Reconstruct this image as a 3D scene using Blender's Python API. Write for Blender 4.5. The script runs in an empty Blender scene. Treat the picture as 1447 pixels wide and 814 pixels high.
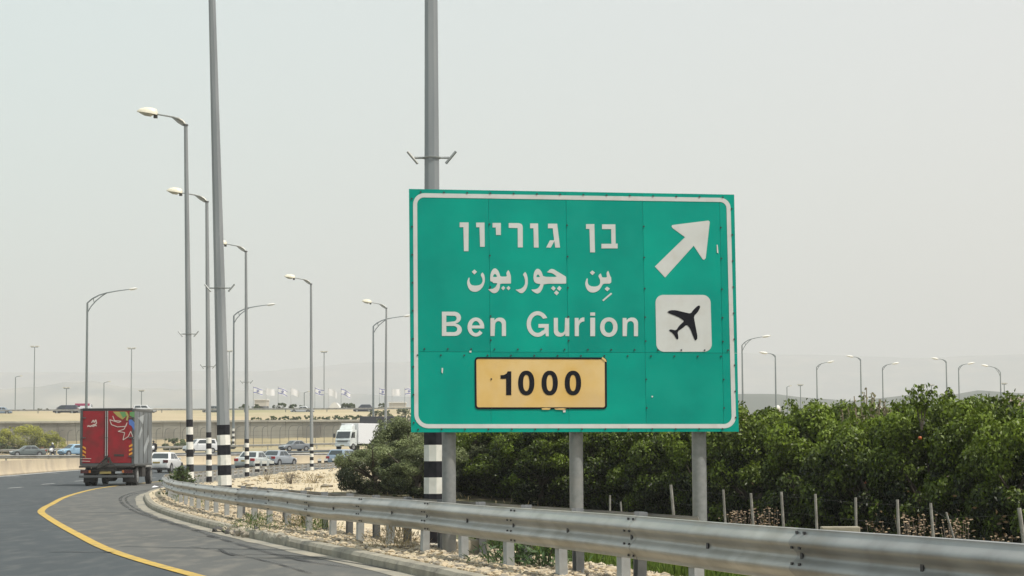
import bpy, bmesh, math, random
import numpy as np
from mathutils import Vector, Matrix, Euler, noise
R = math.radians
sc = bpy.context.scene
col = sc.collection
random.seed(7)
# ------------------------------------------------------------------ camera
EYE = 1.40
FPX = 3000.0
cam_d = bpy.data.cameras.new("camera"); cam = bpy.data.objects.new("camera", cam_d); col.objects.link(cam)
cam.location = (0, 0, EYE)
PITCH = math.atan((643 - 407) / FPX)
CR = (Matrix.Rotation(math.pi / 2 + PITCH, 3, 'X') @ Matrix.Rotation(R(-0.30), 3, 'Z'))
cam.rotation_euler = CR.to_euler()
cam_d.sensor_width = 36; cam_d.lens = 36 * FPX / 1447
cam_d.clip_start = 0.2; cam_d.clip_end = 30000
sc.camera = cam
# ------------------------------------------------------------------ world, sun, exposure
SUN = Vector((0.44, -0.26, 0.86)).normalized()
w = bpy.data.worlds.new("World"); sc.world = w; w.use_nodes = True
nt = w.node_tree; nt.nodes.clear()
out = nt.nodes.new("ShaderNodeOutputWorld")
sky = nt.nodes.new("ShaderNodeTexSky"); sky.sky_type = 'NISHITA'; sky.sun_disc = False
sky.sun_elevation = math.asin(SUN.z); sky.sun_rotation = math.atan2(SUN.x, SUN.y)
sky.dust_density = 6; sky.air_density = 1.2
bg1 = nt.nodes.new("ShaderNodeBackground"); bg1.inputs[1].default_value = 0.05
nt.links.new(sky.outputs[0], bg1.inputs[0])
# thick dusty overcast veil: pale, a touch greener one way and rosier the other
tc = nt.nodes.new("ShaderNodeTexCoord"); sep = nt.nodes.new("ShaderNodeSeparateXYZ")
nt.links.new(tc.outputs['Generated'], sep.inputs[0])
mr = nt.nodes.new("ShaderNodeMapRange"); mr.inputs[1].default_value = -0.35; mr.inputs[2].default_value = 0.35
nt.links.new(sep.outputs[0], mr.inputs[0])
mx = nt.nodes.new("ShaderNodeMix"); mx.data_type = 'RGBA'
mx.inputs[6].default_value = (0.60, 0.705, 0.67, 1); mx.inputs[7].default_value = (0.712, 0.69, 0.652, 1)
nt.links.new(mr.outputs[0], mx.inputs[0])
bg2 = nt.nodes.new("ShaderNodeBackground"); bg2.inputs[1].default_value = 1.0
nt.links.new(mx.outputs[2], bg2.inputs[0])
ad = nt.nodes.new("ShaderNodeAddShader")
nt.links.new(bg1.outputs[0], ad.inputs[0]); nt.links.new(bg2.outputs[0], ad.inputs[1])
nt.links.new(ad.outputs[0], out.inputs[0])
sl = bpy.data.lights.new("sun", 'SUN'); sl.energy = 4.2; sl.angle = R(0.8); sl.color = (1.0, 0.95, 0.86)
so = bpy.data.objects.new("sun", sl); col.objects.link(so)
so.rotation_euler = SUN.to_track_quat('Z', 'Y').to_euler()
sc.view_settings.view_transform = 'Standard'; sc.view_settings.look = 'None'
sc.view_settings.exposure = 0.0; sc.view_settings.gamma = 1.0; sc.view_settings.use_curve_mapping = False
sc.cycles.max_bounces = 6; sc.cycles.diffuse_bounces = 3; sc.cycles.glossy_bounces = 2
sc.cycles.transparent_max_bounces = 8; sc.cycles.volume_bounces = 0
sc.cycles.use_denoising = True
sc.cycles.caustics_reflective = False; sc.cycles.caustics_refractive = False

# photo coordinates (1447 x 814) -> world
def ray(px, py):
    return CR @ Vector(((px - 723.5) / FPX, -(py - 407) / FPX, -1.0))
def P(px, py, D):
    d = ray(px, py); return Vector((0, 0, EYE)) + d * (D / d.y)
def XW(px, D): return P(px, 640, D).x
def ZW(px, py, D): return P(px, py, D).z
def G(px, py, z=0.0):
    d = ray(px, py); return Vector((0, 0, EYE)) + d * ((z - EYE) / d.z)

# ------------------------------------------------------------------ materials
MATS = {}
def M(name, c, rough=0.6, metal=0.0, c2=None, scale=6.0, bump=0.0, bscale=40.0, detail=4, spec=None, dirt=None, dscale=1.0, coat=0, lo=0.35, hi=0.65, stretch=None):
    if name in MATS: return MATS[name]
    m = bpy.data.materials.new(name); m.use_nodes = True; n = m.node_tree; p = n.nodes['Principled BSDF']
    p.inputs['Base Color'].default_value = (*c, 1); p.inputs['Roughness'].default_value = rough; p.inputs['Metallic'].default_value = metal
    if spec is not None: p.inputs['Specular IOR Level'].default_value = spec
    if coat: p.inputs['Coat Weight'].default_value = coat
    t = n.nodes.new("ShaderNodeTexCoord"); vec = t.outputs['Object']
    if stretch:
        mp = n.nodes.new("ShaderNodeMapping"); mp.inputs['Scale'].default_value = stretch
        n.links.new(vec, mp.inputs[0]); vec = mp.outputs[0]
    cur = None
    def layer(prev, colr, sc_, lo_, hi_, det):
        nz = n.nodes.new("ShaderNodeTexNoise"); nz.inputs['Scale'].default_value = sc_; nz.inputs['Detail'].default_value = det
        n.links.new(vec, nz.inputs['Vector'])
        r = n.nodes.new("ShaderNodeMapRange"); r.inputs[1].default_value = lo_; r.inputs[2].default_value = hi_
        n.links.new(nz.outputs[0], r.inputs[0])
        x = n.nodes.new("ShaderNodeMix"); x.data_type = 'RGBA'
        if prev is None: x.inputs[6].default_value = (*c, 1)
        else: n.links.new(prev, x.inputs[6])
        x.inputs[7].default_value = (*colr, 1); n.links.new(r.outputs[0], x.inputs[0]); return x.outputs[2]
    if c2: cur = layer(cur, c2, scale, lo, hi, detail)
    if dirt: cur = layer(cur, dirt, dscale, 0.48, 0.75, 6)
    if cur: n.links.new(cur, p.inputs['Base Color'])
    if bump:
        nz = n.nodes.new("ShaderNodeTexNoise"); nz.inputs['Scale'].default_value = bscale; nz.inputs['Detail'].default_value = 5
        n.links.new(vec, nz.inputs['Vector'])
        b = n.nodes.new("ShaderNodeBump"); b.inputs['Strength'].default_value = min(1, bump); b.inputs['Distance'].default_value = 0.02
        n.links.new(nz.outputs[0], b.inputs['Height']); n.links.new(b.outputs[0], p.inputs['Normal'])
    MATS[name] = m; return m
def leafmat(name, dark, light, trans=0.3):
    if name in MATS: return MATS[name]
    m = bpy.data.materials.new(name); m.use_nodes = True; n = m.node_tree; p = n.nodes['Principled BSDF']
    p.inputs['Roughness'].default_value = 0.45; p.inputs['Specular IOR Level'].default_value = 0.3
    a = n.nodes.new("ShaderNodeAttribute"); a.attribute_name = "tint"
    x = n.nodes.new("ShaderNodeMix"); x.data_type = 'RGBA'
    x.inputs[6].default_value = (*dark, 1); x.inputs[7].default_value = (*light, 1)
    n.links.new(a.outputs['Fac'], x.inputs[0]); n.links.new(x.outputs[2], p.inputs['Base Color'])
    t = n.nodes.new("ShaderNodeBsdfTranslucent"); n.links.new(x.outputs[2], t.inputs[0])
    s = n.nodes.new("ShaderNodeMixShader"); s.inputs[0].default_value = trans
    n.links.new(p.outputs[0], s.inputs[1]); n.links.new(t.outputs[0], s.inputs[2])
    n.links.new(s.outputs[0], n.nodes['Material Output'].inputs[0])
    MATS[name] = m; return m
steel = M("galvanized_steel", (0.36, 0.38, 0.38), 0.42, 0.35, c2=(0.27, 0.29, 0.29), scale=3, bump=0.15, bscale=8, dirt=(0.24, 0.22, 0.18), dscale=1.3)
beam_m = M("rail_steel", (0.40, 0.39, 0.36), 0.36, 0.25, c2=(0.31, 0.305, 0.285), scale=1.6, bump=0.10, bscale=12, dirt=(0.24, 0.225, 0.19), dscale=2.2)
beam_d = M("rail_steel_dull", (0.30, 0.30, 0.29), 0.38, 0.25, c2=(0.22, 0.225, 0.225), scale=2.0, bump=0.10, bscale=10, dirt=(0.19, 0.18, 0.155), dscale=2.0)
post_m = M("post_steel", (0.40, 0.42, 0.43), 0.5, 0.2, c2=(0.31, 0.33, 0.34), scale=7, dirt=(0.25, 0.23, 0.19), dscale=3)
post_d = M("post_steel_shaded", (0.24, 0.25, 0.26), 0.55, 0.2, c2=(0.17, 0.18, 0.19), scale=5)  # darker copy of the post steel: shade on the rear posts put into the colour
pole_m = M("pole_paint", (0.29, 0.31, 0.325), 0.45, 0.3, c2=(0.22, 0.24, 0.255), scale=1.5, stretch=(3, 3, 0.25))
pole_far = M("pole_paint_far", (0.16, 0.19, 0.20), 0.5, 0.2)
blackp = M("black_paint", (0.010, 0.011, 0.015), 0.5, spec=.2, c2=(0.022, 0.022, 0.028), scale=9)
whitep = M("white_paint", (0.74, 0.74, 0.70), 0.5, c2=(0.60, 0.60, 0.56), scale=6)
bolt_m = M("dark_bolt", (0.035, 0.035, 0.04), 0.5, 0.3)
rubber = M("rubber", (0.02, 0.02, 0.02), 0.8)
glass_d = M("dark_glass", (0.025, 0.035, 0.04), 0.12, spec=0.7)
conc = M("kerb_concrete", (0.34, 0.315, 0.25), 0.9, c2=(0.25, 0.23, 0.185), scale=2.5, bump=0.5, bscale=40, dirt=(0.15, 0.14, 0.12), dscale=3.0)
chrome = M("silver_trim", (0.5, 0.5, 0.5), 0.3, 0.8)

# ------------------------------------------------------------------ mesh helpers
class MB:
    def __init__(s): s.v = []; s.f = []; s.m = []
    def add(s, vs, fs, mi=0):
        b = len(s.v); s.v += [tuple(v) for v in vs]; s.f += [tuple(b + i for i in f) for f in fs]; s.m += [mi] * len(fs); return s
    def box(s, c, d, mi=0, rot=None, taper=(1, 1)):
        x, y, z = d[0] / 2, d[1] / 2, d[2] / 2
        vs = [Vector((sx * x * (taper[0] if sz > 0 else 1), sy * y * (taper[1] if sz > 0 else 1), sz * z)) for sz in (-1, 1) for sy in (-1, 1) for sx in (-1, 1)]
        if rot is not None:
            Mx = Euler(rot).to_matrix(); vs = [Mx @ v for v in vs]
        vs = [v + Vector(c) for v in vs]
        return s.add(vs, [(0, 2, 3, 1), (4, 5, 7, 6), (0, 1, 5, 4), (2, 6, 7, 3), (0, 4, 6, 2), (1, 3, 7, 5)], mi)
    def tube(s, pts, rad, n=8, mi=0, caps=True, squash=None):
        pts = [Vector(p) for p in pts]
        if not hasattr(rad, '__len__'): rad = [rad] * len(pts)
        rings = []; prev = None
        for i, p in enumerate(pts):
            d = (pts[min(i + 1, len(pts) - 1)] - pts[max(i - 1, 0)]).normalized()
            if prev is None:
                a = d.orthogonal().normalized() if abs(d.z) < 0.99 else Vector((1, 0, 0))
            else: a = prev
            a = (a - d * a.dot(d)).normalized(); b = d.cross(a); prev = a
            rings.append([p + (a * math.cos(2 * math.pi * (k + .5) / n) + b * math.sin(2 * math.pi * (k + .5) / n)) * rad[i] for k in range(n)])
        vs = [v for r in rings for v in r]; fs = []
        for i in range(len(pts) - 1):
            for k in range(n):
                k2 = (k + 1) % n; fs.append((i * n + k, i * n + k2, (i + 1) * n + k2, (i + 1) * n + k))
        if caps: fs.append(tuple(range(n))[::-1]); fs.append(tuple((len(pts) - 1) * n + k for k in range(n)))
        return s.add(vs, fs, mi)
    def loft(s, rings, mi=0, closed=True, caps=True):
        n = len(rings[0]); vs = [v for r in rings for v in r]; fs = []
        for i in range(len(rings) - 1):
            for k in range(n if closed else n - 1):
                k2 = (k + 1) % n; fs.append((i * n + k, i * n + k2, (i + 1) * n + k2, (i + 1) * n + k))
        if caps and closed: fs.append(tuple(range(n))[::-1]); fs.append(tuple((len(rings) - 1) * n + k for k in range(n)))
        return s.add(vs, fs, mi)
    def cyl(s, c, axis, r, h, n=14, mi=0):
        a = Vector(axis).normalized() * h / 2; c = Vector(c); return s.tube([c - a, c + a], r, n, mi)
    def prism(s, pts, off, mi=0):
        pts = [Vector(p) for p in pts]; off = Vector(off); n = len(pts)
        return s.add(pts + [p + off for p in pts], [tuple(range(n))[::-1], tuple(range(n, 2 * n))] + [(k, (k + 1) % n, n + (k + 1) % n, n + k) for k in range(n)], mi)
    def ell(s, c, r, n=10, mi=0, m_=6):
        rings = []
        for i in range(1, m_):
            t = math.pi * i / m_ ; rings.append([(c[0] + r[0] * math.sin(t) * math.cos(2 * math.pi * k / n), c[1] + r[1] * math.sin(t) * math.sin(2 * math.pi * k / n), c[2] - r[2] * math.cos(t)) for k in range(n)])
        return s.loft(rings, mi)
    def mesh(s, name, mats, smooth=False, bevel=0, sharp=None):
        me = bpy.data.meshes.new(name); me.from_pydata(s.v, [], s.f)
        mats = mats if isinstance(mats, (list, tuple)) else [mats]
        for m in mats: me.materials.append(m)
        me.polygons.foreach_set('material_index', s.m)
        bm = bmesh.new(); bm.from_mesh(me)
        bmesh.ops.recalc_face_normals(bm, faces=bm.faces)
        if bevel: bmesh.ops.bevel(bm, geom=[e for e in bm.edges if len(e.link_faces) == 2 and e.calc_face_angle(0) > 0.5], offset=bevel, segments=2, affect='EDGES', profile=0.6)
        bm.to_mesh(me); bm.free()
        if smooth:
            me.polygons.foreach_set('use_smooth', [True] * len(me.polygons)); 
            me.set_sharp_from_angle(angle=R(sharp or 40))
        return me
    def build(s, name, mats, parent=None, loc=(0, 0, 0), **k):
        return obj(name, s.mesh(name, mats, **k), parent, loc)
def obj(name, me, parent=None, loc=(0, 0, 0), rot=None, scale=None):
    o = bpy.data.objects.new(name, me); col.objects.link(o); o.parent = parent; o.location = loc
    if rot: o.rotation_euler = rot
    if scale: o.scale = scale if hasattr(scale, '__len__') else (scale,) * 3
    return o
def T(name, label, cat, loc=(0, 0, 0), rz=0, group=None):
    o = bpy.data.objects.new(name, None); col.objects.link(o); o.location = loc; o.rotation_euler = (0, 0, rz)
    o.empty_display_size = 0.2; o['label'] = label; o['category'] = cat
    if group: o['group'] = group
    return o
def S(o, kind='structure'): o['kind'] = kind; return o
def dup(root, label, loc, rz=0, scale=1, group=None):
    c = root.copy(); col.objects.link(c); c.location = loc; c.rotation_euler = (0, 0, rz); c.scale = (scale,) * 3 if not hasattr(scale, '__len__') else scale
    c['label'] = label
    if group: c['group'] = group
    def rec(a, b):
        for ch in a.children:
            d = ch.copy(); col.objects.link(d); d.parent = b; rec(ch, d)
    rec(root, c); return c

def curve(pts):
    """smooth x(y) through (y, x) points"""
    ys = np.array([p[0] for p in pts], float); xs = np.array([p[1] for p in pts], float)
    d = np.gradient(xs, ys)
    def f(y):
        i = int(np.clip(np.searchsorted(ys, y) - 1, 0, len(ys) - 2)); h = ys[i + 1] - ys[i]; t = (y - ys[i]) / h
        if t < 0: return xs[0] + d[0] * (y - ys[0])
        if t > 1: return xs[-1] + d[-1] * (y - ys[-1])
        return ((2*t**3 - 3*t*t + 1) * xs[i] + (t**3 - 2*t*t + t) * h * d[i] + (-2*t**3 + 3*t*t) * xs[i+1] + (t**3 - t*t) * h * d[i+1])
    return f
K = curve([(-40, 17.1), (-10, 8.6), (11, 2.76), (24.8, -1.1), (42, -6), (49.4, -7.9), (56.8, -9.6), (66.7, -11.5), (76, -13.1), (86.6, -14.4), (100, -15.2), (115, -15.3), (130, -14.8), (145, -13.4), (160, -10.6), (172, -6.6), (182, -1), (192, 8), (210, 32), (260, 140)])
B = curve([(-40, -2), (24, -20), (66, -30), (100, -33), (142, -34.2), (165, -35.4), (182, -35.8), (198, -34.8), (209, -31), (215, -24), (219, -17), (225, -5), (232, 10), (247, 45), (300, 200)])
def roadz(y):
    return 0.0 if y < 96 else (0.0055 * (y - 104) if y > 112 else 0.0055 * (y - 96) ** 2 / 32)
def lerp(a, b, t): return a + (b - a) * max(0, min(1, t))
def sstep(a, b, x): t = max(0, min(1, (x - a) / (b - a))); return t * t * (3 - 2 * t)
def landz(u, y):
    """height right of the kerb (u metres from it)"""
    near = float(np.interp(u, [0, 1.8, 3.2, 5, 7, 10, 60], [.13, .13, -.02, -.33, -.6, -.72, -.8]))
    far = float(np.interp(u, [0, 1.0, 3.0, 10, 25, 60], [.13, .16, .42, .45, .2, -.3]))
    t = sstep(38, 62, y) * (1 - sstep(9, 13, u) * (1 - sstep(95, 120, y)))
    return near * (1 - t) + far * t + roadz(y)
def zopp(x, y): return 1.48 + .006 * (y - 230) + .015 * (max(-95, min(45, x)) + 45)
bx = [(x, y) for y, x in [(200, -36), (209, -31), (215, -24), (219, -17), (225, -5), (232, 10), (247, 45), (300, 200), (400, 420)]]
def yb(x): return float(np.interp(x, [p[0] for p in bx], [p[1] for p in bx]))
def Hm(x, y):
    b = yb(x)
    if y <= b: return roadz(y) - .12 - 1.1 * max(0, min(1, (x - K(y)) / 3)) * (1 - sstep(110, 170, y))
    if y < 346: return lerp(roadz(min(y, b)) - .12, zopp(x, y) - .06, (y - b) / 9)
    z0 = zopp(x, 345)
    rz = 9.9 if x < 38 else lerp(9.9, 8.6, (x - 38) / 10)
    crest = 11.5 if x < 38 else lerp(11.5, 8.6, (x - 38) / 10)
    return float(np.interp(y, [345, 350, 364, 366.4, 411, 434, 450, 470, 545, 800, 1e5],
                           [z0 - .06, z0 + .45, z0 + .7, 7.3, rz, rz, crest, crest - .1, 6, 4, 4]))
# ------------------------------------------------------------------ ground
xs = sorted(set([-9000, -5000, -3000, -1800, -1000, -600, -400, -280, -200, -150] + list(range(-130, 66, 3)) + [38, 48, 75, 90, 110, 140, 180, 240, 330, 450, 700, 1000, 1800, 3000, 5000, 9000]))
ys = sorted(set([-600, -200, -80] + list(range(-40, 340, 4)) + [345, 350, 355, 360, 364, 366.4, 372, 380, 388, 396, 404, 411, 418, 426, 434, 442, 450, 460, 470, 490, 510, 530, 545, 600, 700, 800, 1000, 1400, 2000, 3000, 4500, 7000, 9500]))
mb = MB()
vs = [(x, y, Hm(x, y) + (0.25 * noise.noise((x * .06, y * .06, 3)) if y > 366.5 and not 408 < y < 436 else 0)) for y in ys for x in xs]; nx = len(xs)
mb.add(vs, [(j * nx + i, j * nx + i + 1, (j + 1) * nx + i + 1, (j + 1) * nx + i) for j in range(len(ys) - 1) for i in range(nx - 1)])
soil = M("dry_soil", (0.42, 0.35, 0.225), 0.95, c2=(0.36, 0.295, 0.185), scale=0.05, dirt=(0.22, 0.22, 0.11), dscale=0.03)
S(mb.build("ground", soil, smooth=True, sharp=60))
def strip(name, fl, fr, ylist, zf, nu, mat, dz=0.0):
    """sheet between x=fl(y) and x=fr(y)"""
    m = MB(); vs = []
    for y in ylist:
        for k in range(nu + 1):
            x = fl(y) + (fr(y) - fl(y)) * k / nu; vs.append((x, y, zf(x, y) + dz))
    n = nu + 1
    m.add(vs, [(j * n + i, j * n + i + 1, (j + 1) * n + i + 1, (j + 1) * n + i) for j in range(len(ylist) - 1) for i in range(nu)])
    return S(m.build(name, mat, smooth=True))
YR = list(np.arange(-40, 262, 2.0))
asph = M("asphalt", (0.040, 0.050, 0.056), 0.85, c2=(0.031, 0.039, 0.044), scale=0.35, bump=0.25, bscale=60, dirt=(0.070, 0.076, 0.077), dscale=2.6, stretch=(1.3, .3, 1))
asph2 = M("shoulder_asphalt", (0.088, 0.090, 0.085), 0.88, c2=(0.068, 0.071, 0.068), scale=0.5, bump=0.25, bscale=60, dirt=(0.145, 0.137, 0.118), dscale=2.2, stretch=(1.3, .35, 1))
strip("road", B, K, YR, lambda x, y: roadz(y), 10, asph)
# yellow line traced on the asphalt
ypx = [(275.8, 814), (213.8, 797), (158, 779), (111, 756.5), (85.5, 742.6), (68.4, 732), (58, 723.4), (62, 718.5), (72.7, 712.8), (88, 704.5), (111, 696.8), (145, 689.5), (182, 685.3), (224.5, 682.3)]
yl = [(-40, 14.0), (-10, 5.7)]
for a in ypx:
    g = G(*a); yl.append((g.y, g.x))
yl += [(126, -19.6), (140, -19.2), (158, -17), (172, -13), (184, -7), (196, 4), (214, 30), (260, 130)]
YL = curve(yl)
strip("road_shoulder", YL, K, YR, lambda x, y: roadz(y), 4, asph2, dz=0.005)
yel = M("yellow_road_paint", (0.50, 0.33, 0.04), 0.75, c2=(0.40, 0.27, 0.06), scale=5, dirt=(0.20, 0.17, 0.09), dscale=3.5)
fine = list(np.arange(-40, 200, 1.0))
strip("yellow_edge_line", lambda y: YL(y) - .095, lambda y: YL(y) + .095, fine, lambda x, y: roadz(y), 1, yel, dz=0.010)
gut = M("gutter_concrete", (0.32, 0.29, 0.225), 0.9, c2=(0.20, 0.195, 0.17), scale=1.2, bump=0.3, bscale=30, dirt=(0.16, 0.155, 0.14), dscale=2)
strip("gutter", lambda y: K(y) - .30 - .08 * noise.noise((y * .7, 0, 0)), lambda y: K(y) - .02, fine, lambda x, y: roadz(y), 1, gut, dz=0.010)
# lane dashes
lw = M("white_road_paint", (0.55, 0.56, 0.55), 0.7, c2=(0.40, 0.41, 0.41), scale=6)
def sheet(name, pts4, mat):
    m = MB(); m.add(pts4, [(0, 1, 2, 3)]); return S(m.build(name, mat))
for (a, b_, c_) in [(77, 672.6, 10), (19, 675.5, 10), (114, 679.3, 9), (68, 682.3, 9), (22, 686.3, 9), (213, 676.5, 8), (140, 669.5, 7)]:
    g = G(a, b_, .1); y = g.y; z = roadz(y) + .009; hw = .09
    x0 = g.x; L = 3.0; sl_ = (K(y + 2) - K(y - 2)) / 4 * .55
    sheet("lane_dash", [(x0 - hw - L * sl_ / 2, y - L / 2, z), (x0 + hw - L * sl_ / 2, y - L / 2, z), (x0 + hw + L * sl_ / 2, y + L / 2, roadz(y + 1.5) + .009), (x0 - hw + L * sl_ / 2, y + L / 2, roadz(y + 1.5) + .009)], lw)
strip("barrier_edge_line", lambda y: B(y) + .75, lambda y: B(y) + 1.1, list(np.arange(60, 212, 2.0)), lambda x, y: roadz(y), 1, lw, dz=.008)
# skid marks
def skid(pts, wd, name="tyre_mark"):
    g = [G(*p) for p in pts]
    g = sorted([(q.y, q.x) for q in g]); f = curve(g)
    m = bpy.data.materials.get("skid_rubber")
    if not m:
        m = bpy.data.materials.new("skid_rubber"); m.use_nodes = True; n = m.node_tree; p = n.nodes['Principled BSDF']
        p.inputs['Base Color'].default_value = (0.03, 0.03, 0.032, 1); p.inputs['Roughness'].default_value = .7
        t = n.nodes.new("ShaderNodeTexCoord"); z = n.nodes.new("ShaderNodeTexNoise"); z.inputs['Scale'].default_value = 1.2; z.inputs['Detail'].default_value = 6
        n.links.new(t.outputs['Object'], z.inputs[0]); r = n.nodes.new("ShaderNodeMapRange"); r.inputs[1].default_value = .38; r.inputs[2].default_value = .7; r.inputs[3].default_value = .12; r.inputs[4].default_value = .85
        n.links.new(z.outputs[0], r.inputs[0]); n.links.new(r.outputs[0], p.inputs['Alpha'])
    ylist = list(np.arange(g[0][0], g[-1][0], .6))
    strip(name, lambda y: f(y) - wd / 2, lambda y: f(y) + wd / 2, ylist, lambda x, y: roadz(y), 1, m, dz=.015)
sk = [(520, 806), (456, 798), (392, 785), (338, 770), (274, 750), (240, 740), (213.8, 732), (184, 720), (171, 709.5), (171, 703.5), (188, 696.9), (213.8, 692)]
skid(sk, .11)
skid([(a + 9 if a > 175 else a + 8, b_ + (1.2 if b_ > 720 else 0)) for a, b_ in sk[4:]], .08)
skid([(440, 812), (400, 800), (350, 788), (300, 778), (262, 772)], .07)

def ribbon(name, pts, wd, mat):
    q = [G(*p) for p in pts]; m = MB(); vs = []; rr = random.Random(len(pts))
    for i, p in enumerate(q):
        d = (q[min(i + 1, len(q) - 1)] - q[max(i - 1, 0)]); d.z = 0; d.normalize(); n_ = Vector((-d.y, d.x, 0)) * wd * rr.uniform(.4, .8)
        vs += [(p.x + n_.x, p.y + n_.y, .013), (p.x - n_.x, p.y - n_.y, .013)]
    m.add(vs, [(2 * i, 2 * i + 1, 2 * i + 3, 2 * i + 2) for i in range(len(q) - 1)]); return S(m.build(name, mat))
crk = M("crack_tar", (.022, .022, .022), .8)
ribbon("road_crack", [(311, 777), (318, 782), (330, 786), (352, 784.5), (381, 784), (412, 786), (445, 788), (482, 794), (520, 800), (560, 808)], .05, crk)
ribbon("road_crack", [(70, 781), (95, 780.2), (120, 781), (146, 780.4), (160, 781.5)], .05, crk)
ribbon("road_crack", [(280, 759.5), (292, 758.6), (302, 760)], .05, crk)

# right-hand land in kerb coordinates: gravel verge, then soil, then orchard floor
ul = [0.16, .5, 1, 1.8, 2.5, 3.2, 4, 5, 6, 7, 8.5, 10, 14, 20, 30, 45, 70]
yv = list(np.arange(-40, 60, 1.0)) + list(np.arange(60, 205, 2.0))
mb = MB(); vs = []
for y in yv:
    for u in ul:
        vs.append((K(y) + u, y, landz(u, y) + (0 if u < .6 else .05 * noise.noise((u * .9, y * .6, 1)) + (0.10 * noise.noise((u * .3, y * .2, 5)) if u > 2 else 0))))
n = len(ul)
gravel_soil = M("limestone_gravel", (0.50, 0.425, 0.29), 0.95, c2=(0.40, 0.33, 0.22), scale=9, bump=0.8, bscale=26, dirt=(0.60, 0.54, 0.42), dscale=3)
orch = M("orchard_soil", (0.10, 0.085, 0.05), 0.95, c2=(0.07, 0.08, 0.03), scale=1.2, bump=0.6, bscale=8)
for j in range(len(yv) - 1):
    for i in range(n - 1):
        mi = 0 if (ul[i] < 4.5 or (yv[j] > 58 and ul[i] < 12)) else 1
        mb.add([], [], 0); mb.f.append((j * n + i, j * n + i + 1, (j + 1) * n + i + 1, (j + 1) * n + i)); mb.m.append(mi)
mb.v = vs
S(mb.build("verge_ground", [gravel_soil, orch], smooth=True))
# opposite carriageway and raised highway
strip("opposite_road", lambda y: -200, lambda y: 60, [232, 240, 260, 280, 300, 320, 338, 344], lambda x, y: zopp(x, y), 60, asph, dz=0)
for y0, z_ in ((412, 0),):
    strip("highway", lambda y: -260, lambda y: 420, [413, 418, 425, 433], lambda x, y: Hm(x, 420), 340, asph, dz=.03)
strip("opposite_edge_line", lambda y: -200, lambda y: 60, [342.4, 342.8], lambda x, y: zopp(x, y), 60, lw, dz=.01)
# ------------------------------------------------------------------ kerb
kb = S(obj("kerb", None))
rnd = random.Random(3)
broken = {}
def kerb_y(px, py): return G(px, py, 0.0).y
y = -12.0; i = 0
bk0, bk1 = 33.0, 37.4   # chipped stretch
gap0, gap1 = 37.4, 39.4   # missing stone, rubble
while y < 120:
    L = 1.0 if not bk0 < y < bk1 else rnd.uniform(.5, .9)
    y2 = y + L - .012
    if not (gap0 < (y + y2) / 2 < gap1):
        dam = bk0 < (y + y2) / 2 < bk1
        m = MB(); rings = []
        for k in range(5):
            t = y + (y2 - y) * k / 4; x = K(t); zz = roadz(t)
            dx = (K(t + .1) - K(t - .1)) / .2; nn = Vector((1, -dx, 0)).normalized()
            j = (lambda a: rnd.uniform(-a, a)) if dam else (lambda a: rnd.uniform(-.003, .003))
            prof = [(-.01, -.05), (-.01, .09 + j(.03)), (.025, .135 + j(.04)), (.15 + j(.02), .145 + j(.04)), (.17, .12 + j(.02)), (.17, -.05)]
            rings.append([Vector((x, t, zz + h)) + nn * u for u, h in prof])
        m.loft(rings)
        o = m.build("kerb_stone", conc, kb, smooth=True, sharp=30)
        o.rotation_euler = (0, 0, 0)
        if dam: o['label'] = "chipped and shifted kerb stone"
    y += L
rub = M("rubble_stone", (0.42, 0.37, 0.29), 0.9, c2=(0.27, 0.24, 0.19), scale=4)
rubd = M("broken_asphalt", (0.05, 0.05, 0.05), 0.95, c2=(0.09, 0.085, 0.08), scale=6)
def ico(r):
    bm = bmesh.new(); bmesh.ops.create_icosphere(bm, subdivisions=1, radius=r); v = np.array([x.co[:] for x in bm.verts]); f = [tuple(q.index for q in x.verts) for x in bm.faces]; bm.free(); return v, f
IV, IF = ico(1.0)
def stones(name, n, place, mats, seed=1, flat=.6):
    rg = np.random.default_rng(seed); V = []; F = []; MI = []
    fa = np.array(IF)
    for k in range(n):
        (x, y, z), s = place(rg)
        v = IV * rg.uniform(.6, 1.3, (len(IV), 1)) * s * np.array([rg.uniform(.7, 1.4), rg.uniform(.7, 1.4), flat])
        a = rg.uniform(0, 6.28); c_, s_ = math.cos(a), math.sin(a)
        v = v @ np.array([[c_, s_, 0], [-s_, c_, 0], [0, 0, 1]]) + np.array([x, y, z])
        V.append(v); F.append(fa + k * len(IV)); MI += [int(rg.integers(0, len(mats)))] * len(IF)
    V = np.concatenate(V); F = np.concatenate(F)
    me = bpy.data.meshes.new(name); me.from_pydata(V.tolist(), [], F.tolist())
    for m in mats: me.materials.append(m)
    me.polygons.foreach_set('material_index', MI)
    return S(obj(name, me), 'stuff')
st1 = M("pale_gravel", (0.50, 0.435, 0.32), 0.9, c2=(0.36, 0.30, 0.22), scale=14)
st2 = M("tan_gravel", (0.46, 0.38, 0.26), 0.9); st3 = M("grey_gravel", (0.22, 0.195, 0.155), 0.9)
def pl(rg):
    y = 14 + 52 * rg.random() ** 1.25; u = .22 + rg.random() ** 1.3 * (3.4 if y > 29 else 2.2)
    return (K(y) + u, y, landz(u, y) + .012), float(rg.choice([.018, .026, .036, .055], p=[.4, .32, .2, .08]))
stones("gravel", 15000, pl, [st1, st1, st2, st3], 4)
def pl2(rg):
    y = rg.uniform(58, 165); u = rg.uniform(.6, 11)
    return (K(y) + u, y, landz(u, y) + .02), float(rg.choice([.03, .05, .09, .16], p=[.5, .33, .14, .03]))
stones("rubble_field", 1300, pl2, [st1, st2, st1, st3], 5)
def pl3(rg):
    t = rg.uniform(gap0 - .8, gap1 + .2); return (K(t) + max(-.12, rg.normal(.08, .14)), t, .03 + abs(rg.normal(0, .03))), float(rg.choice([.04, .07, .1]))
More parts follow.
